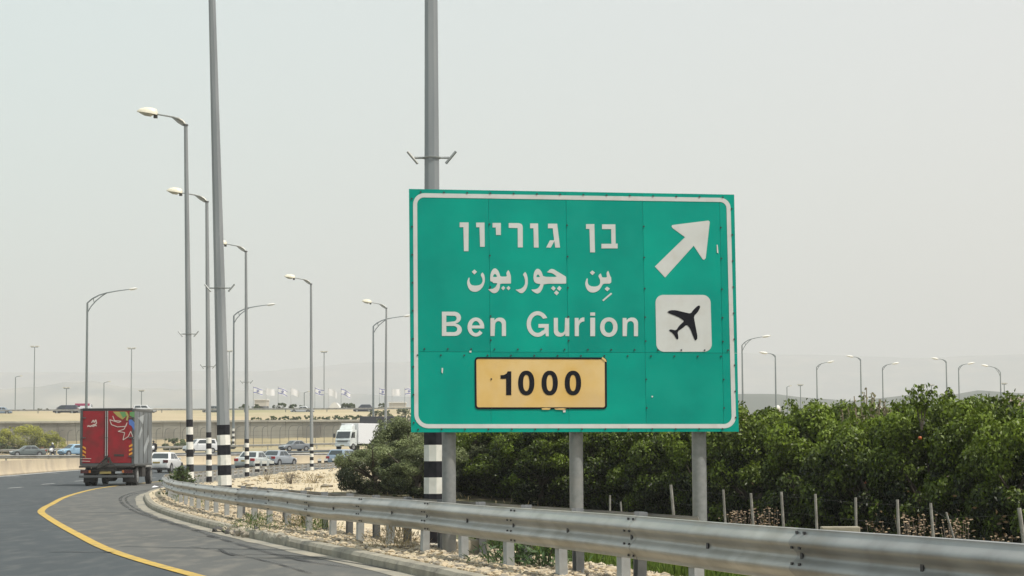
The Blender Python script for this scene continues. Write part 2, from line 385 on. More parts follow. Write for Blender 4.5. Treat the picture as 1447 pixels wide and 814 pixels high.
stones("kerb_rubble", 70, pl3, [rub, rubd, rub, st3], 6, .8)

# ------------------------------------------------------------------ guard rails
WPOLD = [(.000, -.175), (-.012, -.172), (-.030, -.150), (-.072, -.118), (-.083, -.095), (-.080, -.070), (-.050, -.040), (-.016, -.018), (-.010, 0), (-.016, .018), (-.050, .040), (-.080, .070), (-.083, .095), (-.072, .118), (-.030, .150), (-.012, .172), (.0, .175)]
WP = [(.0, -.175), (-.012, -.170)] + [(-.012 - .072 * math.sin(math.pi * (h + .162) / .162) ** 2, h) for h in np.linspace(-.162, .162, 27)] + [(-.012, .170), (.0, .175)]
def tangent(f, y): d = (f(y + .3) - f(y - .3)) / .6; t = Vector((d, 1, 0)).normalized(); return t
def rsc(y): return float(np.interp(y, [12, 28, 50], [1.20, 1.10, 1.0]))
def railtop(y): return float(np.interp(y, [10, 25, 45, 100], [.86, .81, .76, .73])) + roadz(y)
def wbeam(fx, y0, y1, zt, flip=1, step=.5, wob=.0, lap=.0):
    n = max(2, int((y1 - y0) / step)); rings = []
    for k in range(n + 1):
        y = y0 + (y1 - y0) * k / n; t = tangent(fx, y); nn = Vector((t.y, -t.x, 0)) * flip
        q_ = rsc(y); z = zt(y) - .175 * q_
        fr = [Vector((fx(y), y, z)) + nn * (d - lap) + Vector((0, 0, h * q_ + wob * noise.noise((y * .35, 2, 0)))) for d, h in WP]
        bk_ = [p + nn * .004 for p in fr[::-1]]
        rings.append(fr + bk_)
    m = MB(); m.loft(rings); return m
def bolts(fx, ylist, zt, flip=1, joint=True):
    m = MB()
    for (y, full) in ylist:
        t = tangent(fx, y); nn = Vector((t.y, -t.x, 0)) * flip; q_ = rsc(y); z = zt(y) - .175 * q_; c = Vector((fx(y), y, z))
        def b(dy, h, d, sx, sz):
            m.prism([c + t * (dy + a) + nn * (d - .006) + Vector((0, 0, h + b_)) for a, b_ in ((-sx, -sz), (sx, -sz), (sx, sz), (-sx, sz))], nn * -.012)
        b(0, 0, -.010, .022, .024)
        if full:
            for s_ in (-1, 1):
                for dy in (-.07, .07):
                    b(dy + .0, s_ * .052 * q_, -.062, .018, .010); 
                    b(dy, s_ * .148 * q_, -.020, .016, .010)
    return m
def cpost():
    m = MB()
    # C section, web facing the road
    pr = [(-.075, .045), (-.075, -.045), (.075, -.045), (.075, .045), (.060, .045), (.060, -.035), (-.060, -.035), (-.060, .045)]
    m.prism([(x, y, -.35) for x, y in pr], (0, 0, 1.12)); return m
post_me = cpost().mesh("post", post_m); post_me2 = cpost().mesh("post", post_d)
def guardrail(name, label, fx, y0, y1, zt, zg, flip=1, beam=4.0, post=2.0, phase=0.0, pstyle=post_me, group=None, mats=(beam_m, beam_d), seed=1, boltsto=60, off=.09, wob=0.0):
    rg = random.Random(seed)
    ym = y0; t = T(name, label, "guardrail", (fx(y0), y0, zg(y0)), 0, group); base = Vector(t.location)
    y = y0; i = 0
    def shift(m): m.v = [tuple(Vector(v) - base) for v in m.v]; return m
    while y < y1 - .1:
        ds = beam * abs(tangent(fx, y).y); ye = min(y1, y + ds)
        bmm = shift(wbeam(fx, y - .1 if i else y, ye + .1, zt, flip, wob=wob, lap=.004 * (i % 2)))
        bo = bmm.build("beam_segment", mats[rg.choice([0, 0, 1])], t, smooth=True, sharp=60)
        if y < boltsto:
            m = shift(bolts(fx, [(ye, True), ((y + ye) / 2, False)], zt, flip)); S(m.build("bolts", bolt_m, bo), 'stuff')
        y = ye; i += 1
    y = y0 + phase
    while y < y1:
        tt = tangent(fx, y); nn = Vector((tt.y, -tt.x, 0)) * flip; p = Vector((fx(y), y, 0)) + nn * off
        zp = zt(y) - .76 - (.055 if flip > 0 else -.005)
        o = obj("post", pstyle, t, Vector((p.x, p.y, zp)) - base); o.rotation_euler = (rg.uniform(-.02, .02), rg.uniform(-.03, .03), math.atan2(tt.y, tt.x) + (math.pi if flip > 0 else 0))
        y += post * abs(tt.y)
    return t
offs = lambda y: float(np.interp(y, [20, 60, 100], [.86, .66, .7]))
fr = lambda y: K(y) + offs(y) + .02 * noise.noise((y * .12, 0, 7))
zf = lambda y: railtop(y) + .018 * noise.noise((y * .16, 3, 0)) * (2.6 if y > 33 else 1)
guardrail("guardrail", "scuffed steel guardrail curving along the kerb in front of the big green sign", fr, 8.4, 178, zf, lambda y: .13, phase=.55)
fb = lambda y: K(y) + offs(y) + .62
zb = lambda y: railtop(y) - .01
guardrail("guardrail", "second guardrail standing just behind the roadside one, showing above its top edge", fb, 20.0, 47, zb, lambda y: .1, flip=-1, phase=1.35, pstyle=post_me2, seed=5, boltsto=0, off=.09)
# illegible marker scribble on the rail's upper hump
def rail_at(px):
    a, b_ = 9.0, 60.0
    for _ in range(40):
        c = (a + b_) / 2
        if XW(px, c) - fr(c) > 0: a = c
        else: b_ = c
    return c
yc = rail_at(1265); tt = tangent(fr, yc); nn = Vector((tt.y, -tt.x, 0)); q_ = rsc(yc); m = MB(); rs = random.Random(8)
def onrail(s, h): return Vector((fr(yc) , yc, 0)) + tt * s + nn * (-.012 - .072 * math.sin(math.pi * (h + .162) / .162) ** 2 - .004) + Vector((0, 0, zf(yc) - .175 * q_ + h * q_))
for k in range(9):
    s0 = -.13 + k * .031; pts_ = [onrail(s0 + .016 * math.sin(a * 1.3 + k) + .008 * a / 3, .112 + .016 * math.cos(a + k * .7)) for a in np.linspace(0, rs.uniform(3, 5.5), 9)]
    m.tube(pts_, .0018, 4)
S(m.build("marker_scribble", bolt_m, [o for o in col.objects if o.name == 'guardrail'][0]), 'stuff')
bpy.data.objects['marker_scribble'].location = -Vector(bpy.data.objects['guardrail'].location)

# guard rail beyond the opposite carriageway runs along x: build in swapped frame
def xrail(name, label, x0, x1, yf, ztf, beam=8.0, post=4.0, mat=beam_m):
    t = T(name, label, "guardrail", (x0, yf(x0), ztf(x0) - .8)); base = Vector(t.location)
    x = x0
    while x < x1:
        m = MB(); rings = []
        for k in range(5):
            xx = x + (beam + .05) * k / 4
            rings.append([Vector((xx, yf(xx) + d * 1.1, ztf(xx) - .19 + h)) - base for d, h in WP] + [Vector((xx, yf(xx) + d * 1.1 + .005, ztf(xx) - .19 + h)) - base for d, h in WP[::-1]])
        m.loft(rings); m.build("beam_segment", mat, t, smooth=True, sharp=60); x += beam
    x = x0
    while x < x1:
        obj("post", post_me, t, Vector((x, yf(x) + .1, ztf(x) - .78)) - base); x += post
    return t
xrail("guardrail", "long guardrail between the opposite road and the weeds below the wall", -104, 20, lambda x: 347.5, lambda x: zopp(x, 345) + 1.15, post=4)
xrail("guardrail", "low dull guardrail running just behind the sand coloured concrete barrier", -60, -12, lambda x: yb(x) + 1.6, lambda x: roadz(yb(x)) + 1.12, mat=beam_d)
hwr = T("guardrail", "thin distant guardrail in front of the raised highway", "guardrail", (-100, 412, 9.9))
for x in range(-180, 36, 8):
    MB().box((x + 104, 0, .62), (7.9, .06, .3)).build("beam_segment", beam_d, hwr)
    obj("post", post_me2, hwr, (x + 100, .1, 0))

# ------------------------------------------------------------------ concrete barrier
sandc = M("sandy_concrete", (0.52, 0.44, 0.31), 0.9, c2=(0.46, 0.385, 0.27), scale=.8, dirt=(0.38, 0.32, 0.24), dscale=.5)
bar = T("concrete_barrier", "long sand coloured concrete median barrier curving behind the traffic", "barrier", (B(150), 150, 0))
bb = Vector(bar.location)
def bpath(s):  # polyline along the barrier
    return s
pts = [(B(y), y) for y in np.arange(60, 250, .5)]
seg = []; acc = 0; cur = [pts[0]]
for a, b_ in zip(pts, pts[1:]):
    acc += math.dist(a, b_); cur.append(b_)
    if acc > 6: seg.append(cur); cur = [b_]; acc = 0
seg.append(cur)
for sg in seg:
    m = MB(); rings = []
    sg = sg[::2] + ([sg[-1]] if (len(sg) - 1) % 2 else [])
    for i, (x, y) in enumerate(sg):
        a = sg[max(0, i - 1)]; b_ = sg[min(len(sg) - 1, i + 1)]
        t = Vector((b_[0] - a[0], b_[1] - a[1], 0)).normalized(); nn = Vector((t.y, -t.x, 0)); h = float(np.interp(y, [140, 205, 216], [.98, .92, .86])); z = roadz(y)
        if i == 0: q = Vector((x, y, 0)) + t * .01
        else: q = Vector((x, y, 0))
        rings.append([q + nn * d + Vector((0, 0, z + hh)) - bb for d, hh in ((.30, -.1), (.30, .08), (.17, .3), (.10, h), (-.10, h), (-.17, .3), (-.3, .08), (-.3, -.1))])
    m.loft(rings); m.build("barrier_segment", sandc, bar, smooth=True, sharp=25)

# ------------------------------------------------------------------ retaining wall and security fence
wallc = M("weathered_wall_concrete", (0.31, 0.30, 0.26), 0.9, c2=(0.235, 0.23, 0.20), scale=.35, dirt=(0.14, 0.13, 0.115), dscale=.25, stretch=(1, 1, .35))
wallc2 = M("pale_wall_cap", (0.42, 0.40, 0.34), 0.9, c2=(0.3, 0.29, 0.25), scale=.3)
wt = T("retaining_wall", "long grey panelled concrete retaining wall below the raised highway", "wall", (-40, 365, 2.5))
k = 0
for x in np.arange(-120, 30, 3.0):
    zb_ = Hm(x, 364) - .3; zt_ = 7.25 + (.25 if x > -20 else 0)
    MB().box((x + 1.5 + 40, .1 + .03 * (k % 2), (zb_ + zt_) / 2 - 2.5), (2.96, .5, zt_ - zb_)).build("panel", wallc, wt, bevel=.03)
    MB().box((x + 1.5 + 40, .05, zt_ - 2.5 + .18), (2.98, .8, .36)).build("coping", wallc2, wt, bevel=.04); k += 1
ft = T("security_fence", "wire fence with inward curved steel posts in front of the long grey wall", "fence", (-40, 361, 2.9))
fpost = MB(); fpost.tube([(0, 0, 0), (0, 0, 2.9), (.12, 0, 3.35), (.42, 0, 3.62), (.8, 0, 3.66)], .055, 6)
fme = fpost.mesh("post", M("fence_grey", (0.10, 0.105, 0.10), .6), smooth=True)
for x in np.arange(-116, 22, 1.5): obj("post", fme, ft, (x + 40, 0, Hm(x, 361) - 2.9))
m = MB()
for h in (.3, .9, 1.5, 2.1, 2.8): m.tube([(x + 40, -.03, Hm(x, 361) - 2.9 + h) for x in np.arange(-116, 22, 6.0)], .015, 4)
m.build("strand_wire", MATS["fence_grey"], ft)

# ------------------------------------------------------------------ direction sign
SD = 28.0
cTL, cTR, cBL, cBR = (578, 267), (1037.5, 275), (581, 611), (1044, 610)
A0 = P(578, 440, SD); A1 = P(1040, 440, SD * 344 / 335.0)
su = Vector((A1.x - A0.x, A1.y - A0.y, 0)).normalized(); sn = Vector((su.y, -su.x, 0))
SB = Vector((A0.x, A0.y, 0)); SRZ = math.atan2(su.y, su.x)
sign = T("direction_sign", "large green airport direction sign on three steel posts behind the guardrail", "road sign", SB, SRZ)
def sp(px, py):
    """photo point on the sign's face plane -> local (along, up)"""
    d = ray(px, py); o = Vector((0, 0, EYE)); t = (SB - o).dot(sn) / d.dot(sn); q = o + d * t - SB
    return (q.dot(su), q.z)
def flat(name, loops, mat, off=0.0, th=.003, parent=sign, label=None, px=True, bev=0):
    cu = bpy.data.curves.new(name, 'CURVE'); cu.dimensions = '2D'; cu.fill_mode = 'BOTH'; cu.extrude = th / 2
    for lp in loops:
        s = cu.splines.new('POLY'); q = [sp(*p) if px else p for p in lp]; s.points.add(len(q) - 1)
        for i, (a, b_) in enumerate(q): s.points[i].co = (a, b_, 0, 1)
        s.use_cyclic_u = True
    tmp = bpy.data.objects.new("tmp", cu); col.objects.link(tmp)
    me = bpy.data.meshes.new_from_object(tmp.evaluated_get(bpy.context.evaluated_depsgraph_get()))
    bpy.data.objects.remove(tmp); me.name = name
    n_ = len(me.vertices); co = np.empty(n_ * 3); me.vertices.foreach_get('co', co); co = co.reshape(-1, 3)
    co = np.stack([co[:, 0], -co[:, 2] - off - th / 2, co[:, 1]], 1); me.vertices.foreach_set('co', co.ravel()); me.update()
    me.materials.clear(); me.materials.append(mat)
    o = obj(name, me, parent)
    if label: o['label'] = label
    return o
green = M("sign_green", (0.0, 0.305, 0.232), 0.5, c2=(0.0, 0.236, 0.188), scale=.9, bump=.06, bscale=2.0, dirt=(0.004, 0.292, 0.228), dscale=1.6, spec=.12)
green2 = M("sign_green_faded", (0.0, 0.322, 0.245), 0.5, c2=(0.0, 0.255, 0.203), scale=1.1, bump=.06, bscale=2.0, spec=.12)
signw = M("sign_white", (0.57, 0.59, 0.58), 0.5, c2=(0.53, 0.55, 0.545), scale=2.5, spec=.2, dirt=(0.50, 0.505, 0.48), dscale=4)
signb = M("sign_black", (0.008, 0.009, 0.014), 0.6, spec=.15)
signy = M("sign_yellow", (0.66, 0.48, 0.22), 0.5, c2=(0.62, 0.41, 0.13), scale=2.5, spec=.2, dirt=(0.57, 0.42, 0.23), dscale=1.8)
back = M("sign_channel", (0.05, 0.055, 0.055), .6)
def quadmap(u, v): # 0..1 across the sign face in photo px
    a = [cTL[i] + (cTR[i] - cTL[i]) * u for i in (0, 1)]; b_ = [cBL[i] + (cBR[i] - cBL[i]) * u for i in (0, 1)]
    return (a[0] + (b_[0] - a[0]) * v, a[1] + (b_[1] - a[1]) * v)
ut = [0, .2443, .4825, .718, .9545, 1]; vt = [0, (497 - 267) / 344, 1]
g_ = .00035
for j in range(2):
    for i in range(5):
        u0, u1, v0, v1 = ut[i] + g_ * (i > 0), ut[i + 1] - g_ * (i < 4), vt[j] + g_ * 1.6 * j, vt[j + 1] - g_ * 1.6 * (1 - j)
        q = [quadmap(u0, v0), quadmap(u1, v0), quadmap(u1, v1), quadmap(u0, v1)]
        flat("panel", [q], green if (i * 3 + j) % 2 == 0 else green2, off=-.02, th=.02 )
# back channels
for u in ut[1:5]:
    a, b_ = sp(*quadmap(u, .004)), sp(*quadmap(u, .996))
    MB().box(((a[0] + b_[0]) / 2, .05, (a[1] + b_[1]) / 2), (.07, .05, a[1] - b_[1]), rot=(0, math.atan2(a[0] - b_[0], a[1] - b_[1]), 0)).build("back_channel", back, sign)
for v in (.12, .5, vt[1], .88):
    a, b_ = sp(*quadmap(.004, v)), sp(*quadmap(.996, v))
    MB().box(((a[0] + b_[0]) / 2, .10, (a[1] + b_[1]) / 2), (b_[0] - a[0], .05, .08)).build("back_rail", back, sign)
def rrect(TL, TR, BR, BL, rad, n=8):
    c = [TL, TR, BR, BL]; outp = []
    rad = rad if hasattr(rad, '__len__') else [rad] * 4
    for i in range(4):
        p = Vector(c[i]); a = (Vector(c[i - 1]) - p).normalized(); b_ = (Vector(c[(i + 1) % 4]) - p).normalized(); r = rad[i]
        for k in range(n + 1):
            t = k / n * math.pi / 2
            outp.append(tuple(p + a * r * (1 - math.sin(t)) + b_ * r * (1 - math.cos(t))))
    return outp
flat("border", [rrect((583.6, 272.8), (1032, 279.8), (1040.2, 605.3), (585.5, 605.2), (16, 14, 17, 20)), rrect((589.4, 278.9), (1026.4, 285.6), (1034, 599.2), (591.2, 599.4), (10, 9, 11, 14))], signw, off=.001)
def tr(pts, ox, oy, s): return [(ox + a / s, oy + b_ / s) for a, b_ in pts]
HB = [  # Hebrew letters
 (640, 305, 14.8, [(140,138),(328,138),(325,740),(230,740),(218,238),(140,238)]),
 (640, 305, 14.8, [(485,142),(660,142),(665,648),(568,648),(555,240),(487,240)]),
 (640, 305, 14.8, [(828,150),(1002,150),(1002,402),(903,402),(895,245),(828,245)]),
 (715, 305, 8.512, [(32,88),(150,88),(178,95),(195,110),(201,135),(202,380),(142,380),(140,148),(32,145)]),
 (715, 305, 8.512, [(290,92),(385,92),(392,382),(335,382),(330,150),(290,150)]),
 (715, 305, 8.512, [(505,95),(615,95),(650,382),(592,382),(581,305),(538,382),(483,382),(528,295),(579,295),(562,150),(505,150)]),
 (715, 305, 8.512, [(962,100),(1062,100),(1070,440),(1012,440),(1003,158),(962,158)]),
 (715, 305, 8.512, [(1155,103),(1315,103),(1318,335),(1342,335),(1342,392),(1148,392),(1148,337),(1268,337),(1265,160),(1155,160)])]
for ox, oy, s, p in HB: flat("letter", [tr(p, ox, oy, s)], signw, off=.001)
def smooth(p, it=2):
    for _ in range(it):
        q = []
        for i in range(len(p)):
            a, b_ = p[i], p[(i + 1) % len(p)]; q += [(a[0]*.8+b_[0]*.2, a[1]*.8+b_[1]*.2), (a[0]*.2+b_[0]*.8, a[1]*.2+b_[1]*.8)]
        p = q
    return p
AR = [
 (815,370,13.567,[[(600,170),(612,190),(625,235),(648,290),(660,300),(660,418),(505,418),(470,480),(430,540),(380,575),(320,590),(260,585),(210,550),(175,490),(160,420),(170,370),(195,312),(210,325),(207,390),(225,440),(270,468),(340,478),(400,465),(435,440),(450,400),(445,340),(410,270),(455,218),(470,250),(485,300),(580,300),(568,215)]], 1),
 (815,370,13.567,[[(297,165),(350,207),(300,255),(250,210)]], 0), (815,370,13.567,[[(580,475),(635,515),(585,565),(535,520)]], 0), (815,370,13.567,[[(655,592),(678,615),(510,755),(488,735)]], 0),
 (650,370,14.8,[[(470,215),(505,270),(520,340),(515,430),(480,520),(420,590),(350,625),(290,628),(220,605),(170,540),(148,450),(155,390),(185,325),(200,340),(195,400),(215,460),(250,490),(320,500),(400,490),(450,460),(475,400),(465,340),(428,275)]], 1),
 (650,370,14.8,[[(300,160),(355,210),(300,265),(248,210)]], 0),
 (650,370,14.8,[[(1010,165),(1040,225),(1065,300),(1065,450),(1060,455),(835,455),(835,510),(820,580),(780,635),(720,660),(670,645),(620,605),(585,570),(650,572),(700,560),(750,520),(780,460),(770,445),(690,445),(680,415),(635,410),(630,340),(640,250),(670,175),(710,138),(750,138),(795,180),(825,240),(842,310),(985,310),(965,240)],[(735,248),(775,300),(765,317),(700,318),(688,302),(705,270)]], 1),
 (650,370,14.8,[[(905,505),(945,545),(905,595),(860,550)]], 0), (650,370,14.8,[[(1015,505),(1055,550),(1015,595),(970,550)]], 0),
 (725,370,14.8,[[(255,205),(285,260),(305,340),(308,440),(290,540),(250,610),(200,655),(150,655),(100,620),(45,580),(110,580),(170,560),(220,520),(250,460),(250,390),(235,320),(205,265)]], 1),
 (725,370,14.8,[[(800,148),(850,155),(930,205),(1095,303),(1108,318),(1110,445),(1105,457),(640,459),(628,520),(600,590),(560,645),(510,665),(460,650),(410,615),(375,578),(450,580),(510,560),(550,520),(575,465),(530,460),(475,445),(440,410),(425,350),(430,260),(455,185),(490,150),(520,145),(560,160),(600,220),(630,315),(920,318),(870,270),(820,240),(760,228),(705,218),(740,190),(770,160)],[(520,258),(550,290),(562,320),(485,321),(495,285)]], 1),
 (725,370,14.8,[[(838,505),(890,550),(850,605),(790,555)]], 0), (725,370,14.8,[[(965,505),(1015,550),(970,610),(915,560)]], 0), (725,370,14.8,[[(905,598),(960,650),(910,700),(855,650)]], 0)]
for ox, oy, s, lps, sm in AR: flat("letter", [smooth(tr(l, ox, oy, s), 1) if sm else tr(l, ox, oy, s) for l in lps], signw, off=.001)
# Latin letters: sans serif outlines, drawn to the measured boxes
def arc(cx, cy, rx, ry, a0, a1, n=14, p=2.0):
    o = []
    for k in range(n + 1):
        t = R(a0 + (a1 - a0) * k / n); c_, s_ = math.cos(t), math.sin(t)
        o.append((cx + rx * math.copysign(abs(c_) ** (2 / p), c_), cy - ry * math.copysign(abs(s_) ** (2 / p), s_)))
    return o
def ring(x0, y0, x1, y1, sx, sy, p=2.15):
    cx, cy = (x0 + x1) / 2, (y0 + y1) / 2
    return [arc(cx, cy, (x1 - x0) / 2, (y1 - y0) / 2, 0, 355, 40, p), arc(cx, cy, (x1 - x0) / 2 - sx, (y1 - y0) / 2 - sy, 0, 355, 40, p)]
def LB(x0, y0, x1, y1):
    w_, h = x1 - x0, y1 - y0; m = y0 + h * .49; s = 6.2
    o = [(x0, y0), (x1 - 10, y0)] + arc(x1 - 10.5, (y0 + m) / 2, 9.3, (m - y0) / 2, 90, -80, 8) + arc(x1 - 10, (m + y1) / 2, 10, (y1 - m) / 2, 80, -90, 9) + [(x0, y1)]
    h1 = [(x0 + s, y0 + 5.4), (x1 - 11, y0 + 5.4)] + arc(x1 - 11.5, (y0 + m) / 2 + 1.2, 4.2, (m - y0) / 2 - 4.2, 90, -90, 6) + [(x0 + s, m - 1.8)]
    h2 = [(x0 + s, m + 3.4), (x1 - 11, m + 3.4)] + arc(x1 - 11, (y1 + m) / 2 - .9, 4.6, (y1 - m) / 2 - 4.4, 90, -90, 6) + [(x0 + s, y1 - 5.4)]
    return [o, h1, h2]
def Le(x0, y0, x1, y1):
    cx, cy, rx, ry = (x0 + x1) / 2, (y0 + y1) / 2, (x1 - x0) / 2, (y1 - y0) / 2
    o = arc(cx, cy, rx, ry, -8, 325, 34)
    o = arc(cx, cy, rx, ry, -10, 325 - 0, 34)
    outer = arc(cx, cy, rx, ry, -9, 322, 34)
    inner = arc(cx, cy, rx - 5.6, ry - 4.9, 318, 190, 14)
    # outer runs from right end of the bar over the top, round the left and up to the tail
    poly = outer + [(x1 - 6.5, cy + ry * .36)] + inner + [(x0 + 5.9, cy + 2.0), (x1, cy + 2.0)]
    hole = [(x0 + 6.0, cy - 2.2)] + arc(cx, cy, rx - 6.0, ry - 4.9, 165, 15, 12) + [(x1 - 6.0, cy - 2.2)]
    return [poly, hole]
def Ln(x0, y0, x1, y1):
    s = 5.8; w_ = x1 - x0
    return [[(x0, y0 + .6), (x0 + 5.4, y0 + .6), (x0 + 5.6, y0 + 4.0)] + [(x0 + 8.2, y0 + 1.2), (x0 + 11.6, y0 - .1)] + arc(x1 - 7.4, y0 + 8, 7.4, 8, 85, 0, 7) + [(x1, y1), (x1 - s, y1)] + arc(x1 - s - 4.8, y0 + 9.8, 4.8, 4.9, 0, 180, 9) + [(x0 + s, y1), (x0, y1)]]
def Lu(x0, y0, x1, y1):
    return [[((x0 + x1) - a, (y0 + y1) - b_) for a, b_ in Ln(x0, y0, x1, y1)[0]]]
def LG(x0, y0, x1, y1):
    cx, cy, rx, ry = (x0 + x1) / 2, (y0 + y1) / 2, (x1 - x0) / 2, (y1 - y0) / 2
    outer = arc(cx, cy, rx - .3, ry, 28, 312, 34)
    inner = arc(cx, cy, rx - 6.2, ry - 5.5, 312, 36, 26)
    return [outer + [(x1 - 4.6, y1 - 5.2), (x1 - 4.0, y1 - .8), (x1, y1 - .8), (x1, cy + .0), (cx + 1.2, cy + .0), (cx + 1.2, cy + 5.2), (x1 - 5.6, cy + 5.2), (x1 - 6.4, cy + 8.6)] + inner]
def Lr(x0, y0, x1, y1): return [[(x0, y0 + .6), (x0 + 5.4, y0 + .6), (x0 + 5.5, y0 + 5), (x0 + 8, y0 + 1.4), (x0 + 11, y0), (x1, y0), (x1, y0 + 5.4), (x0 + 10.4, y0 + 6), (x0 + 7.2, y0 + 8.4), (x0 + 5.8, y0 + 12), (x0 + 5.8, y1), (x0, y1)]]
for lp in [LB(624.4, 440.5, 652.6, 474.7), Le(660.6, 448.7, 684.2, 475.6), Ln(693, 448.9, 714.9, 474.9), LG(743.9, 439.8, 775.3, 476), Lu(782.5, 449.2, 804.3, 475.6), Lr(812.1, 448.7, 825.7, 475), ring(847.9, 448.6, 872.5, 476, 6.2, 5.5), Ln(879.8, 448.8, 901.5, 475.1)]:
    flat("letter", lp, signw, off=.001)
flat("letter", [[(834.1, 449), (840.8, 449), (840.8, 475.1), (834.1, 475.1)]], signw, off=.001)
flat("letter", [[(834.1, 441.6), (840.8, 441.6), (840.8, 446.2), (834.1, 446.2)]], signw, off=.001)
# arrow, aircraft symbol, distance plate
flat("arrow", [tr([(676,264),(690,261),(908,234),(918,241),(892,474),(882,485),(872,481),(815,395),(632,598),(567,528),(760,340),(681,283),(674,273)], 800, 260, 4.524)], signw, off=.001)
flat("symbol_plate", [rrect((926, 416.8), (1003.8, 416.8), (1006, 497.0), (927.6, 497.2), 11)], signw, off=.001)
flat("aircraft_symbol", [smooth(tr([(580,186),(592,194),(590,218),(565,265),(515,315),(530,400),(565,582),(535,612),(520,590),(468,455),(428,418),(380,460),(318,500),(332,580),(318,600),(305,590),(265,525),(213,488),(235,473),(300,490),(340,430),(400,375),(375,355),(330,325),(188,270),(230,243),(300,243),(400,268),(478,285),(510,240),(560,192)], 920, 410, 8.567), 1)], signb, off=.005)
flat("distance_plate_edge", [rrect((670.7, 504.6), (857.2, 505.2), (857.6, 578.2), (671.2, 578.4), 5), rrect((672.9, 507), (854.6, 507.8), (855, 575.6), (673.6, 575.6), 3)], signb, off=.005)
flat("distance_plate", [rrect((671.2, 505.2), (856.6, 505.8), (857, 577.6), (671.8, 577.8), 4)], signy, off=.001)
flat("digit", [tr([(430,205),(430,437),(380,437),(380,278),(325,278),(325,243),(360,240),(385,225),(395,205)], 660, 495, 6.89)], signb, off=.005)
for x0, x1 in ((497, 655), (725, 883), (951, 1110)):
    a, b_ = 660 + x0 / 6.89, 660 + x1 / 6.89
    flat("digit", ring(a, 523.8, b_, 558.6, 7.0, 5.9, 2.25), signb, off=.005)
# rivets along every seam
m = MB()
def riv(px, py, r=.0115):
    a, b_ = sp(px, py); m.prism([(a + r * math.cos(t * math.pi / 3), -.004, b_ + r * math.sin(t * math.pi / 3)) for t in range(6)], (0, -.008, 0))
for u in ut[1:5]:
    for v in (.14, .27, .4, .52, .62, .78, .9):
        riv(*quadmap(u + .002, v))
for k in range(14):
    riv(*quadmap((k + .5) / 14, .012)); riv(*quadmap((k + .3) / 14, .988))
    riv(*quadmap((k + .6) / 14, vt[1] - .012)); riv(*quadmap((k + .3) / 14, vt[1] + .014))
for k in range(9):
    riv(*quadmap(.008, .04 + k * .115)); riv(*quadmap(.991, .06 + k * .11))
S(m.build("rivets", bolt_m, sign), 'stuff')
chip = M("exposed_metal", (.6, .6, .58), .4)
for q in ([(624, 520), (626, 520), (625.5, 528), (623.8, 526)], [(1012.5, 346), (1014, 346), (1015, 358), (1013, 357)], [(663, 495.8), (666, 495.6), (666, 498), (663.5, 498.3)], [(795, 580), (799, 579.6), (799, 582.4), (796, 583)], [(920.5, 559.5), (922.5, 559.4), (922.4, 561.6), (920.6, 561.5)]):
    flat("paint_chip", [q], chip, off=.006, th=.002)
for q in ([(765, 577.2), (771, 576.4), (778, 577), (776, 579), (766, 579)], [(783, 577.4), (795, 576.8), (800, 577.6), (797, 579.4), (785, 578.8)], [(851, 504.6), (855.5, 507.5), (857, 511.5), (854.6, 511), (850, 506.8)]):
    flat("peeled_edge", [q], signy, off=.009, th=.002)
# sign posts
cyl_m = M("post_galvanized", (0.25, 0.26, 0.26), 0.5, 0.25, c2=(0.20, 0.21, 0.21), scale=14, bump=.1, bscale=20, dirt=(.24, .24, .23), dscale=4)
for px, r in ((637.5, .092), (818.5, .092), (993.5, .098)):
    a, b_ = sp(px, 600); zg = landz(SB.x + su.x * a - K(SB.y + su.y * a), SB.y + su.y * a) - .2
    MB().tube([(a, .10 + r + .03, zg), (a, .10 + r + .03, sp(px, 300)[1])], r, 20).build("post", cyl_m, sign, smooth=True)
    for v in (605, 520, 440, 330):
        MB().box((a, .118 + r, sp(px, v)[1]), (r * 2 + .05, r * 2 + .03, .05)).build("clamp", back, sign)

# ------------------------------------------------------------------ lighting poles
cream = M("lamp_housing", (0.72, 0.69, 0.58), 0.4, c2=(0.62, 0.59, 0.48), scale=5)
lens = M("lamp_lens", (0.42, 0.43, 0.40), 0.15, spec=.6)
darkm = M("lamp_bracket", (0.05, 0.05, 0.05), .6)
def bandpole(t, b, tp, r0, r1, nb, bh, n=8, mat=pole_m, startblack=True):
    """tapered pole from b to tp (local), painted bands from the foot"""
    b, tp = Vector(b), Vector(tp); L = (tp - b).length; d = (tp - b) / L
    rr = lambda s: r0 + (r1 - r0) * s / L
    s = 0
    for k in range(nb):
        MB().tube([b + d * s, b + d * (s + bh)], [rr(s) + .004, rr(s + bh) + .004], n).build("painted_band", blackp if (k % 2 == 0) == startblack else whitep, t)
        s += bh
    MB().tube([b + d * s, tp], [rr(s), r1], n).build("pole", mat, t, smooth=n > 10)
    return lambda z: b + d * ((z - b.z) / d.z)
def bracket(t, c, r, s=1.0):
    c = Vector(c); m = MB(); m.tube([c + Vector((math.cos(a) * (r + .012), math.sin(a) * (r + .012), 0)) for a in np.linspace(0, 2 * math.pi, 13)], .012, 4, caps=False)
    for sg in (-1, 1):
        m.tube([c + Vector((sg * r, 0, .0)), c + Vector((sg * (r + .14 * s), 0, .0))], .018 * s, 6)
        q = c + Vector((sg * (r + .14 * s), -.02, 0)); m.tube([q + Vector((sg * -.05 * s, 0, -.09 * s)), q + Vector((sg * .10 * s, 0, .09 * s))], .020 * s, 8)
    m.build("flag_holder", steel, t)
